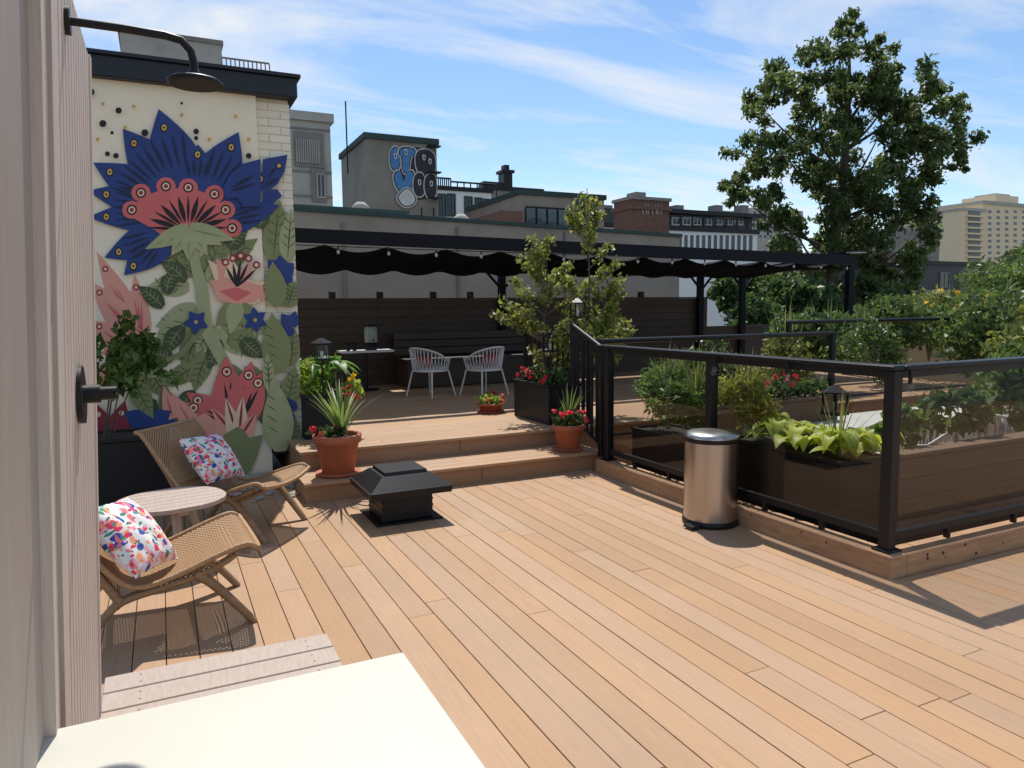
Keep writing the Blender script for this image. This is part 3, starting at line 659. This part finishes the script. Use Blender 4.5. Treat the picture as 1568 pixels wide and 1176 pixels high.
def hostaleaf(b,base,ang,ln,wd,lift,m):
    """cupped, pointed oval leaf on a short stalk"""
    d=Vector((math.cos(ang),math.sin(ang),0));sd=Vector((-math.sin(ang),math.cos(ang),0));B=Vector(base);vs=[]
    ws=[.06,.62,.95,1.0,.8,.45,.02]
    for k in range(7):
        u=k/6;q=B+d*(ln*(.25+u))+Vector((0,0,lift*(1-(u-.35)**2*1.9)));w_=wd*.5*ws[k]
        vs+=[q+sd*w_+Vector((0,0,w_*.35)),q,q-sd*w_+Vector((0,0,w_*.35))]
    fs=[]
    for k in range(6):fs+=[(3*k,3*k+3,3*k+4,3*k+1),(3*k+1,3*k+4,3*k+5,3*k+2)]
    b.add(vs,fs,m,True)
blm=leafmat("blade_leaf",(.10,.17,.04),(.24,.32,.09),.3);blb=leafmat("broad_leaf",(.06,.17,.03),(.15,.32,.06),.35);hos=leafmat("hosta_leaf",(.26,.36,.03),(.50,.56,.07),.4);grs=leafmat("grass_blade",(.10,.15,.04),(.24,.28,.08),.3)
e=empty("potted_plant");b=MB();potlathe(b,(1.34,6.34,.17),.2,.36);b.build("terracotta_pot",e)
b=MB();blades(b,(1.38,6.34,.48),46,.62,.02,blm,.6,.8);b.build("blades",e)
leaves("foliage",blob((1.26,6.3,.56),(.16,.14,.05),160),.06,lf_dark,e);flowers(e,(1.24,6.26,.57),(.12,.1,.03),6)
e=empty("potted_plant");b=MB();potlathe(b,(3.66,6.3,.17),.155,.27);b.build("terracotta_pot",e)
leaves("foliage",blob((3.66,6.3,.50),(.17,.17,.12),330),.055,lf_dark,e);flowers(e,(3.66,6.26,.53),(.17,.13,.07),12)
b=MB();blades(b,(3.66,6.3,.45),22,.42,.012,blm,.5,.4);b.build("blades",e)
e=empty("potted_plant");b=MB();potlathe(b,(3.6,8.1,.34),.17,.12,mat("red_glazed_pot",(.36,.09,.05),.4));b.build("bowl_pot",e)
leaves("foliage",blob((3.6,8.1,.50),(.18,.17,.07),300),.05,lf_lime,e);flowers(e,(3.6,8.1,.53),(.15,.14,.04),7)
def boxplanter(name,x0,x1,y0,y1,z0,z1,m=blackmat):
    e=empty(name);b=MB();t=.02
    b.box(x0,x1,y0,y1,z0,z1-.03,m,.006);b.box(x0-.01,x1+.01,y0-.01,y0+t,z1-.03,z1,m,.003);b.box(x0-.01,x1+.01,y1-t,y1+.01,z1-.03,z1,m,.003);b.box(x0-.01,x0+t,y0+t,y1-t,z1-.03,z1,m,.003);b.box(x1-t,x1+.01,y0+t,y1-t,z1-.03,z1,m,.003)
    b.box(x0+t,x1-t,y0+t,y1-t,z1-.03,z1-.02,soil);b.build("box",e);return e
e=boxplanter("planter_box",3.74,4.14,6.86,7.72,.34,.78)
leaves("foliage",np.vstack([blob((3.95,7.0+.15*i,.84),(.18,.14,.1),160) for i in range(5)]),.06,lf_dark,e);flowers(e,(3.82,7.3,.86),(.1,.4,.05),24)
e2=empty("young_tree");b=MB()
stems=[((4.02,7.45),2.45,.62,34),((4.5,7.3),2.98,.52,44),((4.72,7.25),2.05,.50,30)]
cl=[]
for (bx_,by_),top_,r0,nb in stems:
    q=spline([(4.0+.3*(bx_-4.0),by_,.7),(bx_-.02,by_,1.3),(bx_+.03,by_,1.9),(bx_,by_,top_)],4);b.tube(q,np.linspace(.02,.004,len(q)),bark,8)
    for i in range(nb):
        z=1.0+(top_-1.0)*random.random()**1.25;tt=(z-1.0)/(top_-1.0);rr=r0*(1-.82*tt**1.3)*random.uniform(.4,1.15);an=random.random()*6.28
        st=Vector((bx_,by_,max(.9,z-.25)));q=Vector((bx_+rr*math.cos(an),by_+rr*math.sin(an),z));b.tube([st,(st+q)/2+Vector((0,0,-.02)),q],[.007,.005,.002],bark,5,False)
        for u in(.55,.8,1.0,1.15):
            c_=st.lerp(q,u);cl.append(blob(c_,(.085,.085,.07),random.randint(9,17)))
b.build("stems",e2);leaves("foliage",np.vstack(cl),.062,lf_young,e2,aspect=.6)
e=boxplanter("planter_box",1.22,1.62,7.25,7.75,.34,.78)
b=MB()
for i in range(14):hostaleaf(b,(1.5+random.uniform(-.1,.1),7.45+random.uniform(-.1,.1),.9+random.random()*.15),random.random()*6.28,.26,.12,.12,blb)
blades(b,(1.5,7.5,.75),8,.5,.06,blb,.4,.4);b.build("broad_leaves",e)
leaves("foliage",np.vstack([blob((1.35,7.5,.92),(.2,.22,.2),330),blob((1.7,7.3,.8),(.12,.15,.12),150)]),.07,lf_lime,e);flowers(e,(1.66,7.22,.8),(.08,.08,.06),8);flowers(e,(1.72,7.3,.92),(.04,.04,.04),5,yel_fl)
e=boxplanter("planter_box",-.95,.0,6.45,6.95,0,.62)
cl=[];b=MB()
for i in range(18):
    an=random.uniform(-.9,1.0);h=random.uniform(.5,1.35);q=spline([(-.5+.15*an,6.7,.6),(-.45+.3*an,6.68,.6+h*.6),(-.42+.5*an,6.62,.6+h*.95),(-.40+.72*an,6.6,.6+h*random.uniform(.6,.95))],5)
    b.tube(q,.005,bark,5)
    for k in range(5,len(q)):cl.append(blob(q[k],(.075,.075,.075),9))
leaves("foliage",np.vstack(cl),.085,lf_vine,e,aspect=.6,droop=.5)
b.build("vines",e)
def shrub(name,c,r,n,size,m,lobes=9,aspect=.5,par=None,shell=.5,droop=0):
    cl=[]
    for i in range(lobes):
        d=rng.normal(size=3);d/=np.linalg.norm(d);q=np.array(c)+d*np.array(r)*rng.uniform(.35,.75);cl.append(blob(q,np.array(r)*rng.uniform(.3,.5),n//lobes,shell))
    return leaves(name,np.vstack(cl),size,m,par,aspect=aspect,droop=droop)
e=boxplanter("planter_box",4.05,4.5,3.35,4.45,-.33,.56)
b=MB()
for i in range(170):
    bx_,by_=4.27+random.uniform(-.16,.2),3.4+random.random()*.85;hostaleaf(b,(bx_,by_,.56+random.random()*.05),random.random()*6.28,random.uniform(.12,.19),random.uniform(.09,.13),random.uniform(.03,.15),hos)
b.build("hosta_leaves",e)
e=boxplanter("planter_box",4.05,4.5,4.5,5.75,-.33,.46)
b=MB();blades(b,(4.2,3.5,.55),20,.5,.008,grs,.7,.3);blades(b,(4.2,4.4,.8),40,.5,.010,grs,.6,.4);blades(b,(4.2,5.0,.8),40,.5,.010,grs,.6,.4);blades(b,(4.25,5.5,.8),40,.5,.010,grs,.6,.4);b.build("wispy_stems",e)
shrub("yellow_shrub",(4.22,4.45,.84),(.27,.34,.30),1500,.065,lf_yel,aspect=.25)
shrub("fern_shrub",(4.25,5.3,.80),(.30,.60,.34),3400,.07,lf_vine,18,aspect=.3)
shrub("leafy_shrub",(5.1,5.6,.8),(.5,.4,.35),1600,.07,lf_far,10)
for X,Y,Z,rx,ry,rz,n,mt in [(5.6,6.45,.8,.7,.25,.4,1500,lf_dark),(6.8,6.5,.9,.7,.25,.42,1500,lf_olive),(8.2,6.4,.95,.9,.3,.5,1800,lf_far)]:
    shrub("hedge_shrub",(X,Y,Z),(rx,ry,rz),n,.07,mt,12,.4)
e=boxplanter("planter_box",4.7,6.4,5.35,5.7,.1,.66,brownl);leaves("foliage",np.vstack([blob((4.8+i*.16,5.5,.74),(.14,.14,.1),110) for i in range(10)]),.06,lf_dark,e);flowers(e,(5.4,5.45,.84),(.6,.1,.06),16)
for X,Y,Z,rx,ry,rz,n,sz,mt in [(4.9,3.55,.70,.35,.16,.2,500,.09,lf_vine),(5.6,3.6,.76,.4,.2,.26,700,.09,lf_far),(6.5,3.65,.80,.5,.25,.30,900,.10,lf_vine),(7.4,3.75,.84,.5,.3,.35,900,.10,lf_lime),(8.4,4.6,.9,.7,.6,.5,2000,.10,lf_far),(9.6,5.2,1.0,.9,.7,.65,2400,.1,lf_olive),(10.8,6.5,1.2,1.2,.9,.8,3000,.1,lf_far)]:
    shrub("terrace_shrub",(X,Y,Z),(rx,ry,rz),n,sz,mt,10,.5)
for X,Y,Z,rx,ry,rz,n,mt in [(8.6,7.6,1.2,1.0,.4,.42,3000,lf_dark),(10.6,7.9,1.3,1.1,.5,.5,3200,lf_far),(12.4,8.3,1.35,1.2,.6,.6,3400,lf_olive),(14.2,8.2,1.6,1.4,.8,.8,4200,lf_far),(16.5,9.5,1.9,1.8,1.0,.9,4200,lf_far),(13.5,6.3,1.0,1.2,.8,.7,3000,lf_dark)]:
    shrub("hedge_shrub",(X,Y,Z),(rx,ry,rz),n,.12,mt,16,.3,droop=-.5)
b=MB()
for X,Y in((7.9,7.5),(8.8,7.6),(9.6,7.6),(10.8,7.9),(12.0,8.2),(13.2,8.2)):blades(b,(X,Y,.6),26,1.1,.02,grs,.3,.2)
b.build("ornamental_grass")
e=empty("yellow_flowers");flowers(e,(12.2,7.8,1.7),(1.0,.4,.15),8,yel_fl,.05)
def lantern(c,s=1):
    b=MB();x,y,z=c
    b.box(x-.07*s,x+.07*s,y-.07*s,y+.07*s,z,z+.015,black);b.box(x-.05*s,x+.05*s,y-.05*s,y+.05*s,z+.015,z+.15*s,clearg)
    for sx in(-1,1):
        for sy in(-1,1):b.box(x+sx*.058*s-.006,x+sx*.058*s+.006,y+sy*.058*s-.006,y+sy*.058*s+.006,z+.015,z+.16*s,black)
    b.lathe([(.11*s,.16*s),(.11*s,.17*s),(.02,.22*s)],black,c,4,False);b.tube([(x,y,z-.35),(x,y,z)],.008,black,6);b.lathe([(.012,.02),(.02,.09)],whitem,c,8)
    b.build("solar_lantern")
lantern((1.42,7.3,1.12));lantern((3.95,7.2,1.12));lantern((4.25,7.1,1.5));lantern((4.45,3.75,.80));lantern((7.4,4.2,.86))
b=MB()
for X,Y in[(3.80,4.32),(3.80,3.6),(3.93,2.79),(5.2,2.79)]:
    b.tube([(X,Y,1.22),(X,Y,1.14)],.012,black,8);b.lathe([(.004,-.13),(.018,-.12),(.026,-.095),(.02,-.065),(.012,-.05)],clearg,(X,Y,1.2),12)
b.build("string_light_bulbs")
# ---------------------------------------------------------------- city
def bldg(name,px0,px1,pyt,Y,depth,m,trim=None,th=.3,zb=-12):
    X0,Z=S(px0,pyt,Y);X1,_=S(px1,pyt,Y);e=empty(name);b=MB()
    b.box(X0,X1,Y,Y+depth,zb,Z,m)
    if trim:b.box(X0-th*.4,X1+th*.4,Y-th*.4,Y+depth+th*.4,Z,Z+th,trim)
    b.build("walls",e);return e,X0,X1,Z
def wins(e,px,Y,m=winm,fr=None):
    b=MB()
    for (x0,y0,x1,y1) in px:
        X0,Z1=S(x0,y0,Y);X1,Z0=S(x1,y1,Y);f_=.05*(Y/30)
        b.box(X0,X1,Y-.02,Y+.1,Z0,Z1,m)
        if fr:
            b.box(X0-f_,X0,Y-.08,Y+.1,Z0-f_,Z1+f_,fr);b.box(X1,X1+f_,Y-.08,Y+.1,Z0-f_,Z1+f_,fr);b.box(X0,X1,Y-.08,Y+.1,Z1,Z1+f_,fr);b.box(X0,X1,Y-.1,Y+.1,Z0-f_,Z0,fr);b.box((X0+X1)/2-f_*.4,(X0+X1)/2+f_*.4,Y-.05,Y,Z0,Z1,fr)
    return b.build("windows",e)
e=empty("neighbour_parapet_building");b=MB()
def slab(x0,x1,y0,y1,z0a,z1a,z0b,z1b,m):
    vs=[(x0,y0,z0a),(x1,y0,z0b),(x1,y1,z0b),(x0,y1,z0a),(x0,y0,z1a),(x1,y0,z1b),(x1,y1,z1b),(x0,y1,z1a)]
    b.add(vs,[(0,3,2,1),(4,5,6,7),(0,1,5,4),(1,2,6,5),(2,3,7,6),(3,0,4,7)],m)
slab(-1,12,15,21,-12,3.66,-12,3.38,greyst);slab(-1.05,12.05,14.95,15.25,3.66,3.74,3.38,3.46,greentr);slab(-1,5.6,17.5,17.8,3.5,4.02,3.4,3.96,greyst);slab(-1,5.65,17.45,17.85,4.02,4.10,3.96,4.04,greentr)
for X in(3.4,5.9,8.6):slab(X,X+.06,14.96,15.0,1,3.4,1,3.4,mat("downpipe_grey",(.2,.18,.15),.7))
b.build("walls",e)
e,X0,X1,Z=bldg("concrete_tower_block",440,505,182,45,14,conc)
b=MB()
for (x0,y0,x1,y1,mt,pr) in [(449,200,497,258,concd,.1),(476,258,500,310,concd,.15)]:
    A0,Z1=S(x0,y0,45);A1,Z0=S(x1,y1,45);b.box(A0,A1,45-pr,45,Z0,Z1,mt)
A0,Z1=S(452,213,45);A1,Z0=S(490,252,45)
for i in range(11):b.box(A0+(A1-A0)*i/11,A0+(A1-A0)*(i+.6)/11,44.8,44.9,Z0,Z1,conc)
for yy_ in(196,262,300,330):
    A0,Z1=S(441,yy_,45);b.box(A0,X1,44.94,45,Z1,Z1+.12,concd)
b.box(S(440,180,45)[0],X1+.2,44.8,59,Z+.0,Z+.5,conc);b.build("louvres",e);wins(e,[(486,268,497,302)],44.84,winm,conc)
e,X0,X1,Z=bldg("concrete_penthouse",183,338,48,48,9,conc,concd,.25)
e,X0,X1,Z=bldg("concrete_penthouse",338,413,106,46,9,conc,concd,.2)
b=MB();A0,Z1=S(100,70,46);A1,_=S(183,80,46);b.box(A0,A1,46,50,-12,Z1-1.2,conc);b.box(A0,A1,46,46.3,Z1-.2,Z1,conc)
n=26
for i in range(n):b.box(A0+(A1-A0)*i/n,A0+(A1-A0)*(i+.45)/n,46.05,46.25,Z1-1.2,Z1-.2,conc)
A0,_=S(340,96,45.9);A1,_=S(413,106,45.9)
b.box(A0,A1,45.9,46.0,Z+.6,Z+.68,concd)
for i in range(12):b.box(A0+(A1-A0)*i/11-.03,A0+(A1-A0)*i/11+.03,45.9,46.0,Z,Z+.6,concd)
b.build("rooftop_balustrade",e)
e,X0,X1,Z=bldg("grey_stucco_penthouse",560,668,212,28,4.2,mat("penthouse_stucco",(.25,.225,.19),.9,var=.2,ns=.8,big=.1),greentr,.22)
gb=MB();gm={'w':mat("graffiti_white",(.60,.60,.57),.7,var=.15),'b':mat("graffiti_blue",(.07,.22,.46),.7,var=.15),'k':mat("graffiti_black",(.03,.03,.035),.7)}
ly=[0]
def gp(pts,c):
    ly[0]+=1;vs=[]
    for q in pts:
        X,Z_=S(q[0],q[1],28);vs.append((X,28-.01-.004*ly[0],Z_))
    gb.add(vs,[tuple(range(len(vs)))],gm[c])
def rnd(pts,n=2):
    for _ in range(n):
        o=[]
        for i in range(len(pts)):
            A,B=pts[i],pts[(i+1)%len(pts)];o+=[(A[0]*.75+B[0]*.25,A[1]*.75+B[1]*.25),(A[0]*.25+B[0]*.75,A[1]*.25+B[1]*.75)]
        pts=o
    return pts
def letter(pts,c,g_=1.5):
    cx_=sum(q[0] for q in pts)/len(pts);cy_=sum(q[1] for q in pts)/len(pts)
    def ex(k):
        o=[]
        for q in pts:
            dx,dy=q[0]-cx_,q[1]-cy_;l_=math.hypot(dx,dy) or 1;o.append((q[0]+dx/l_*k,q[1]+dy/l_*k))
        return rnd(o)
    gp(ex(g_+2.6),'w');gp(ex(g_+.6),'k');gp(ex(0),c)
gp(rnd([(600,222),(666,228),(667,300),(640,308),(612,300),(598,262)]),'k')
for pts,c in [([(598,230),(609,224),(613,250),(606,264),(597,252)],'b'),([(613,226),(635,228),(634,240),(627,240),(626,264),(616,264),(616,240),(611,238)],'b'),
 ([(636,230),(664,232),(666,264),(653,272),(638,262)],'k'),
 ([(602,266),(614,262),(617,282),(622,262),(634,264),(628,294),(618,300),(606,286)],'b'),([(634,268),(648,266),(650,294),(640,302),(633,290)],'k'),([(651,270),(666,268),(667,298),(656,306),(650,290)],'k'),([(608,300),(624,286),(638,308),(622,318),(611,310)],'w')]:letter(pts,c)
for x_,y_ in((648,242),(657,248),(641,280),(659,282),(620,234),(604,240)):gp(rnd([(x_-3,y_-5),(x_+3,y_-4),(x_+2,y_+5),(x_-2,y_+4)]),'w');gp(rnd([(x_-1.4,y_-3),(x_+1.6,y_-2),(x_+1,y_+3),(x_-1,y_+2)]),'k')
gb.build("graffiti",e)
b=MB()
for t in range(9):b.box(X0+2.4,X0+2.9,27.6,27.95,.0+t,.05+t,black)
for dx in(2.4,2.9):b.tube([(X0+dx-.3,27.8,-1),(X0+dx-.3,27.8,Z-2.5)],.03,black,6)
b.build("roof_ladder",e)
b=MB();A0,Z1=S(529,155,30);b.tube([(A0,30,Z-1),(A0,30,Z1)],.03,black,6);b.build("antenna_mast")
for px,py,Yv in[(552,316,18.5),(706,334,18.5)]:
    A0,Z1=S(px,py,Yv);b=MB();b.lathe([(.1,-.9),(.1,-.1),(.22,-.08),(.21,.0),(.1,.1),(.0,.11)],conc,(A0,Yv,Z1),20,cap=False);b.build("roof_turbine_vent")
e,X0,X1,Z=bldg("white_stone_rowhouse",660,752,290,42,10,whitest,black,.25)
wins(e,[(672,298,682,330),(686,298,696,330),(712,302,722,334),(728,304,737,334),(741,306,748,334)],42,winm,greentr)
b=MB()
for (x0,x1,y0) in[(690,760,278),(668,690,272)]:
    A0,Z1=S(x0,y0,43);A1,_=S(x1,y0,43);b.tube([(A0,43,Z1),(A1,43,Z1)],.06,black,6)
    for i in range(8):b.tube([(A0+(A1-A0)*i/7,43,Z-.2),(A0+(A1-A0)*i/7,43,Z1)],.04,black,6)
b.build("roof_railing",e)
e,X0,X1,Z=bldg("dark_roof_house",742,830,290,50,10,concd,black,.3)
b=MB();A0,Z1=S(778,258,50);b.box(A0-.35,A0+.35,50,51,Z,Z1-.3,black);b.box(A0-.5,A0+.5,49.9,51.1,Z1-.3,Z1-.1,black);b.box(A0-.2,A0+.2,50.2,50.8,Z1-.1,Z1+.3,black)
A0,Z1=S(752,278,50);b.box(A0-.6,A0+1.0,50,51,Z,Z1,black);b.build("chimney",e)
e,X0,X1,Z=bldg("grey_green_roof_house",796,925,298,24,5,greyst,greentr,.18)
b=MB();A0,Z1=S(805,318,23.5);A1,Z0=S(870,345,23.5)
b.add([(A0,23.5,Z0),(A1,23.5,Z0),(A1,23.5,Z1),(A0,23.5,Z1)],[(0,1,2,3)],glassmat("blue_balcony_glass",(.35,.5,.62)));b.box(A0,A1,23.48,23.54,Z1,Z1+.06,black)
for i in range(5):b.box(A0+(A1-A0)*i/4-.02,A0+(A1-A0)*i/4+.02,23.46,23.56,Z0-.4,Z1,black)
b.build("balcony_railing",e)
wins(e,[(878,305,896,335)],24,winm,greyst)
e,X0,X1,Z=bldg("brick_wall_block",768,800,322,23,3,brick)
e,X0,X1,Z=bldg("brick_chimney",967,1025,305,19.5,1.0,brick)
b=MB();b.box(X0-.06,X1+.06,19.42,20.58,Z-.3,Z-.18,brick);b.box(X0-.05,X1+.05,19.44,20.56,Z,Z+.1,concd);b.box(X0+.3,X0+.7,19.7,20.2,Z+.1,Z+.28,concd);b.build("cap",e)
gb=MB()
for i in range(7):
    x=982+i*5
    A0,Z1=S(x,312+random.random()*4,19.5);A1,Z0=S(x+random.uniform(-2,4),328,19.5);gb.tube([(A0,19.48,Z1),(A1,19.48,Z0)],.015,gm['w'],5)
gb.build("graffiti_tag",e)
dcl=mat("dark_clad",(.03,.032,.038),.5)
e,X0,X1,Z=bldg("white_modern_rowhouse",925,1160,348,46,12,whitest,black,.35)
wins(e,[(1030+i*9,360,1034.5+i*9,392) for i in range(14)],46,winm,None)
b=MB();A0,Z1=S(1020,328,48);A1,_=S(1152,328,48);b.box(A0,A1,48,54,Z,Z1,dcl);b.box(A0-.6,A1+.6,47,54,Z1,Z1+.3,black)
for i in range(9):
    q=A0+(A1-A0)*i/8;b.box(q-.08,q+.08,46.1,46.2,Z,Z+1.1,black)
b.box(A0-2,A1,46.1,46.2,Z+1.1,Z+1.2,black)
A0,Z1=S(925,318,46);A1,_=S(968,318,46);b.box(A0,A1,46,52,Z,Z1,dcl)
for px in(930,960,1040,1100,1140):
    A0,Z1=S(px,314,50);b.box(A0-.3,A0+.5,50,51,Z,Z1,concd)
b.build("penthouse_level",e)
wins(e,[(1030+i*16,334,1040+i*16,344) for i in range(7)],47.9,winm,whitest)
for px0,px1,py,Y,mt in[(1060,1120,338,150,conc),(1100,1145,322,170,concd),(1150,1230,318,190,conc),(1380,1440,350,80,concd),(1395,1420,345,90,conc),(1440,1475,400,90,brick),(1310,1390,370,120,conc),(860,930,345,120,conc),(1340,1385,385,60,brick)]:
    e,X0,X1,Z=bldg("distant_block",px0,px1,py,Y,12,mt)
    wins(e,[(px0+4+i*8,py+6+j*9,px0+8+i*8,py+10+j*9) for i in range(int((px1-px0-4)/8)) for j in range(5)],Y)
e,X0,X1,Z=bldg("dark_clad_building",1405,1522,405,38,10,dcl,black,.3)
wins(e,[(1440,418,1452,440),(1470,420,1484,442),(1500,422,1512,444)],38,winm,concd)
e,X0,X1,Z=bldg("ochre_brick_building",1395,1530,448,36,8,mat("ochre_brick",(.30,.19,.09),.9,var=.2),concd,.2)
beige=mat("beige_highrise",(.80,.64,.42),.9,var=.05);hwin=mat("highrise_windows",(.10,.12,.14),.3)
e,X0,X1,Z=bldg("highrise_tower",1505,1640,312,170,40,beige,conc,1.2)
wins(e,[(1513+i*13,322+j*9,1518+i*13,326.5+j*9) for i in range(9) for j in range(14)],170,hwin)
e2_,X0,X1,Z=bldg("highrise_wing",1474,1508,322,168,30,beige,conc,1.0)
b=MB()
for j in range(13):
    A0,Z1=S(1478,332+j*9,168);A1,_=S(1504,332+j*9,168);b.box(A0,A1,166.8,168,Z1,Z1+.5,beige);b.box(A0+1.5,A1-1.5,167.8,167.98,Z1+.9,Z1+2.2,hwin)
b.build("balconies",e2_)
A0,Z1=S(1525,298,172);A1,_=S(1560,298,172);b=MB();Z=S(1505,312,170)[1];b.box(A0,A1,172,185,Z,Z1,beige);b.box(A0+3,A1-2,174,182,Z1,Z1+1,conc);b.build("mechanical_penthouse",e)
# ---------------------------------------------------------------- big tree
td=26.0
def tpos(px,py,dep=0):
    s_=(px-784)/FPX;d=F+R*s_-U*((py-588)/FPX);t=(td+dep)/ (d.x*math.sin(a)+d.y*math.cos(a));return C+d*t
e=empty("ash_tree");b=MB()
base=tpos(1268,600)
tr=[(base.x,base.y,-12),tuple(tpos(1268,560)),tuple(tpos(1272,480)),tuple(tpos(1275,400)),tuple(tpos(1285,320)),tuple(tpos(1295,230)),tuple(tpos(1300,130)),tuple(tpos(1300,60))]
sp_=spline(tr,5);b.tube(sp_,np.linspace(.32,.03,len(sp_)),bark,10)
lob=[(1300,45,32),(1290,85,45),(1345,100,48),(1250,110,50),(1200,130,48),(1165,165,38),(1175,205,48),(1230,170,55),(1300,150,58),(1370,140,52),(1420,130,44),(1455,165,38),(1470,205,34),(1420,190,55),(1350,200,62),(1280,230,62),(1210,240,58),(1150,250,45),(1125,275,32),(1180,295,50),(1250,290,58),(1320,280,62),(1390,250,62),(1440,240,48),(1465,245,24),(1130,300,24),(1210,340,52),(1270,350,56),(1335,345,60),(1395,320,56),(1425,345,38),(1230,390,50),(1300,400,56),(1365,390,54),(1400,400,40),(1190,380,38),(1330,440,50),(1270,440,48),(1390,440,38),(1290,190,50),(1380,290,50),(1300,320,50)]
cl=[]
for px,py,r in lob:
    rm=r/FPX*td*.85
    for k in range(9):
        dep=random.uniform(-2.0,2.0);an=random.random()*6.28;rr=rm*random.uniform(.1,1.0)
        q=tpos(px,py,dep)+R0*(rr*math.cos(an))+Vector((0,0,rr*math.sin(an)*.9))
        s_=rm*random.uniform(.24,.48);cl.append(blob(q,(s_,s_,s_*.85),int(165*(s_/.45)**1.4),.7))
    if random.random()<.8:
        q=tpos(px,py,random.uniform(-1.5,1.5));zb=max(.5,q.z-2.2);k=min(range(len(sp_)),key=lambda i:abs(sp_[i][2]-zb));st=Vector(sp_[k]);b.tube(spline([st,(st+q)/2+Vector((0,0,-.2)),q],4),np.linspace(.07,.012,9),bark,6,False)
b.build("trunk",e);leaves("crown",np.vstack(cl),.18,lf_tree,e,aspect=.5,droop=.5)
def bushpx(name,px,py,rpx,dist,n,size,m):
    s_=(px-784)/FPX;d=F+R*s_-U*((py-588)/FPX);t=dist/(d.x*math.sin(a)+d.y*math.cos(a));q=C+d*t;r=rpx/FPX*dist
    shrub(name,q,(r,r,r*.8),n,size,m,18)
for px,py,r,di,n,sz,mt in[(1115,455,40,19,2300,.16,lf_dark),(1165,440,44,20,2400,.16,lf_far),(1215,455,45,19,2400,.16,lf_dark),(1250,470,50,22,2400,.18,lf_dark),(1320,450,45,23,2400,.18,lf_tree),(1370,470,45,22,2200,.18,lf_far),(1160,490,50,18,2000,.16,lf_dark),(1410,475,42,16,2000,.12,lf_olive),(1455,480,42,15,2200,.12,lf_far),(1530,455,45,15,2400,.12,lf_olive),(1580,400,45,17,2300,.14,lf_far),(1560,480,60,14,2600,.12,lf_far),(1600,440,60,16,2400,.14,lf_far),(1320,500,60,17,2200,.15,lf_dark),(1500,520,60,12,2400,.10,lf_olive)]:
    bushpx("background_shrub",px,py,r,di,n,sz,mt)
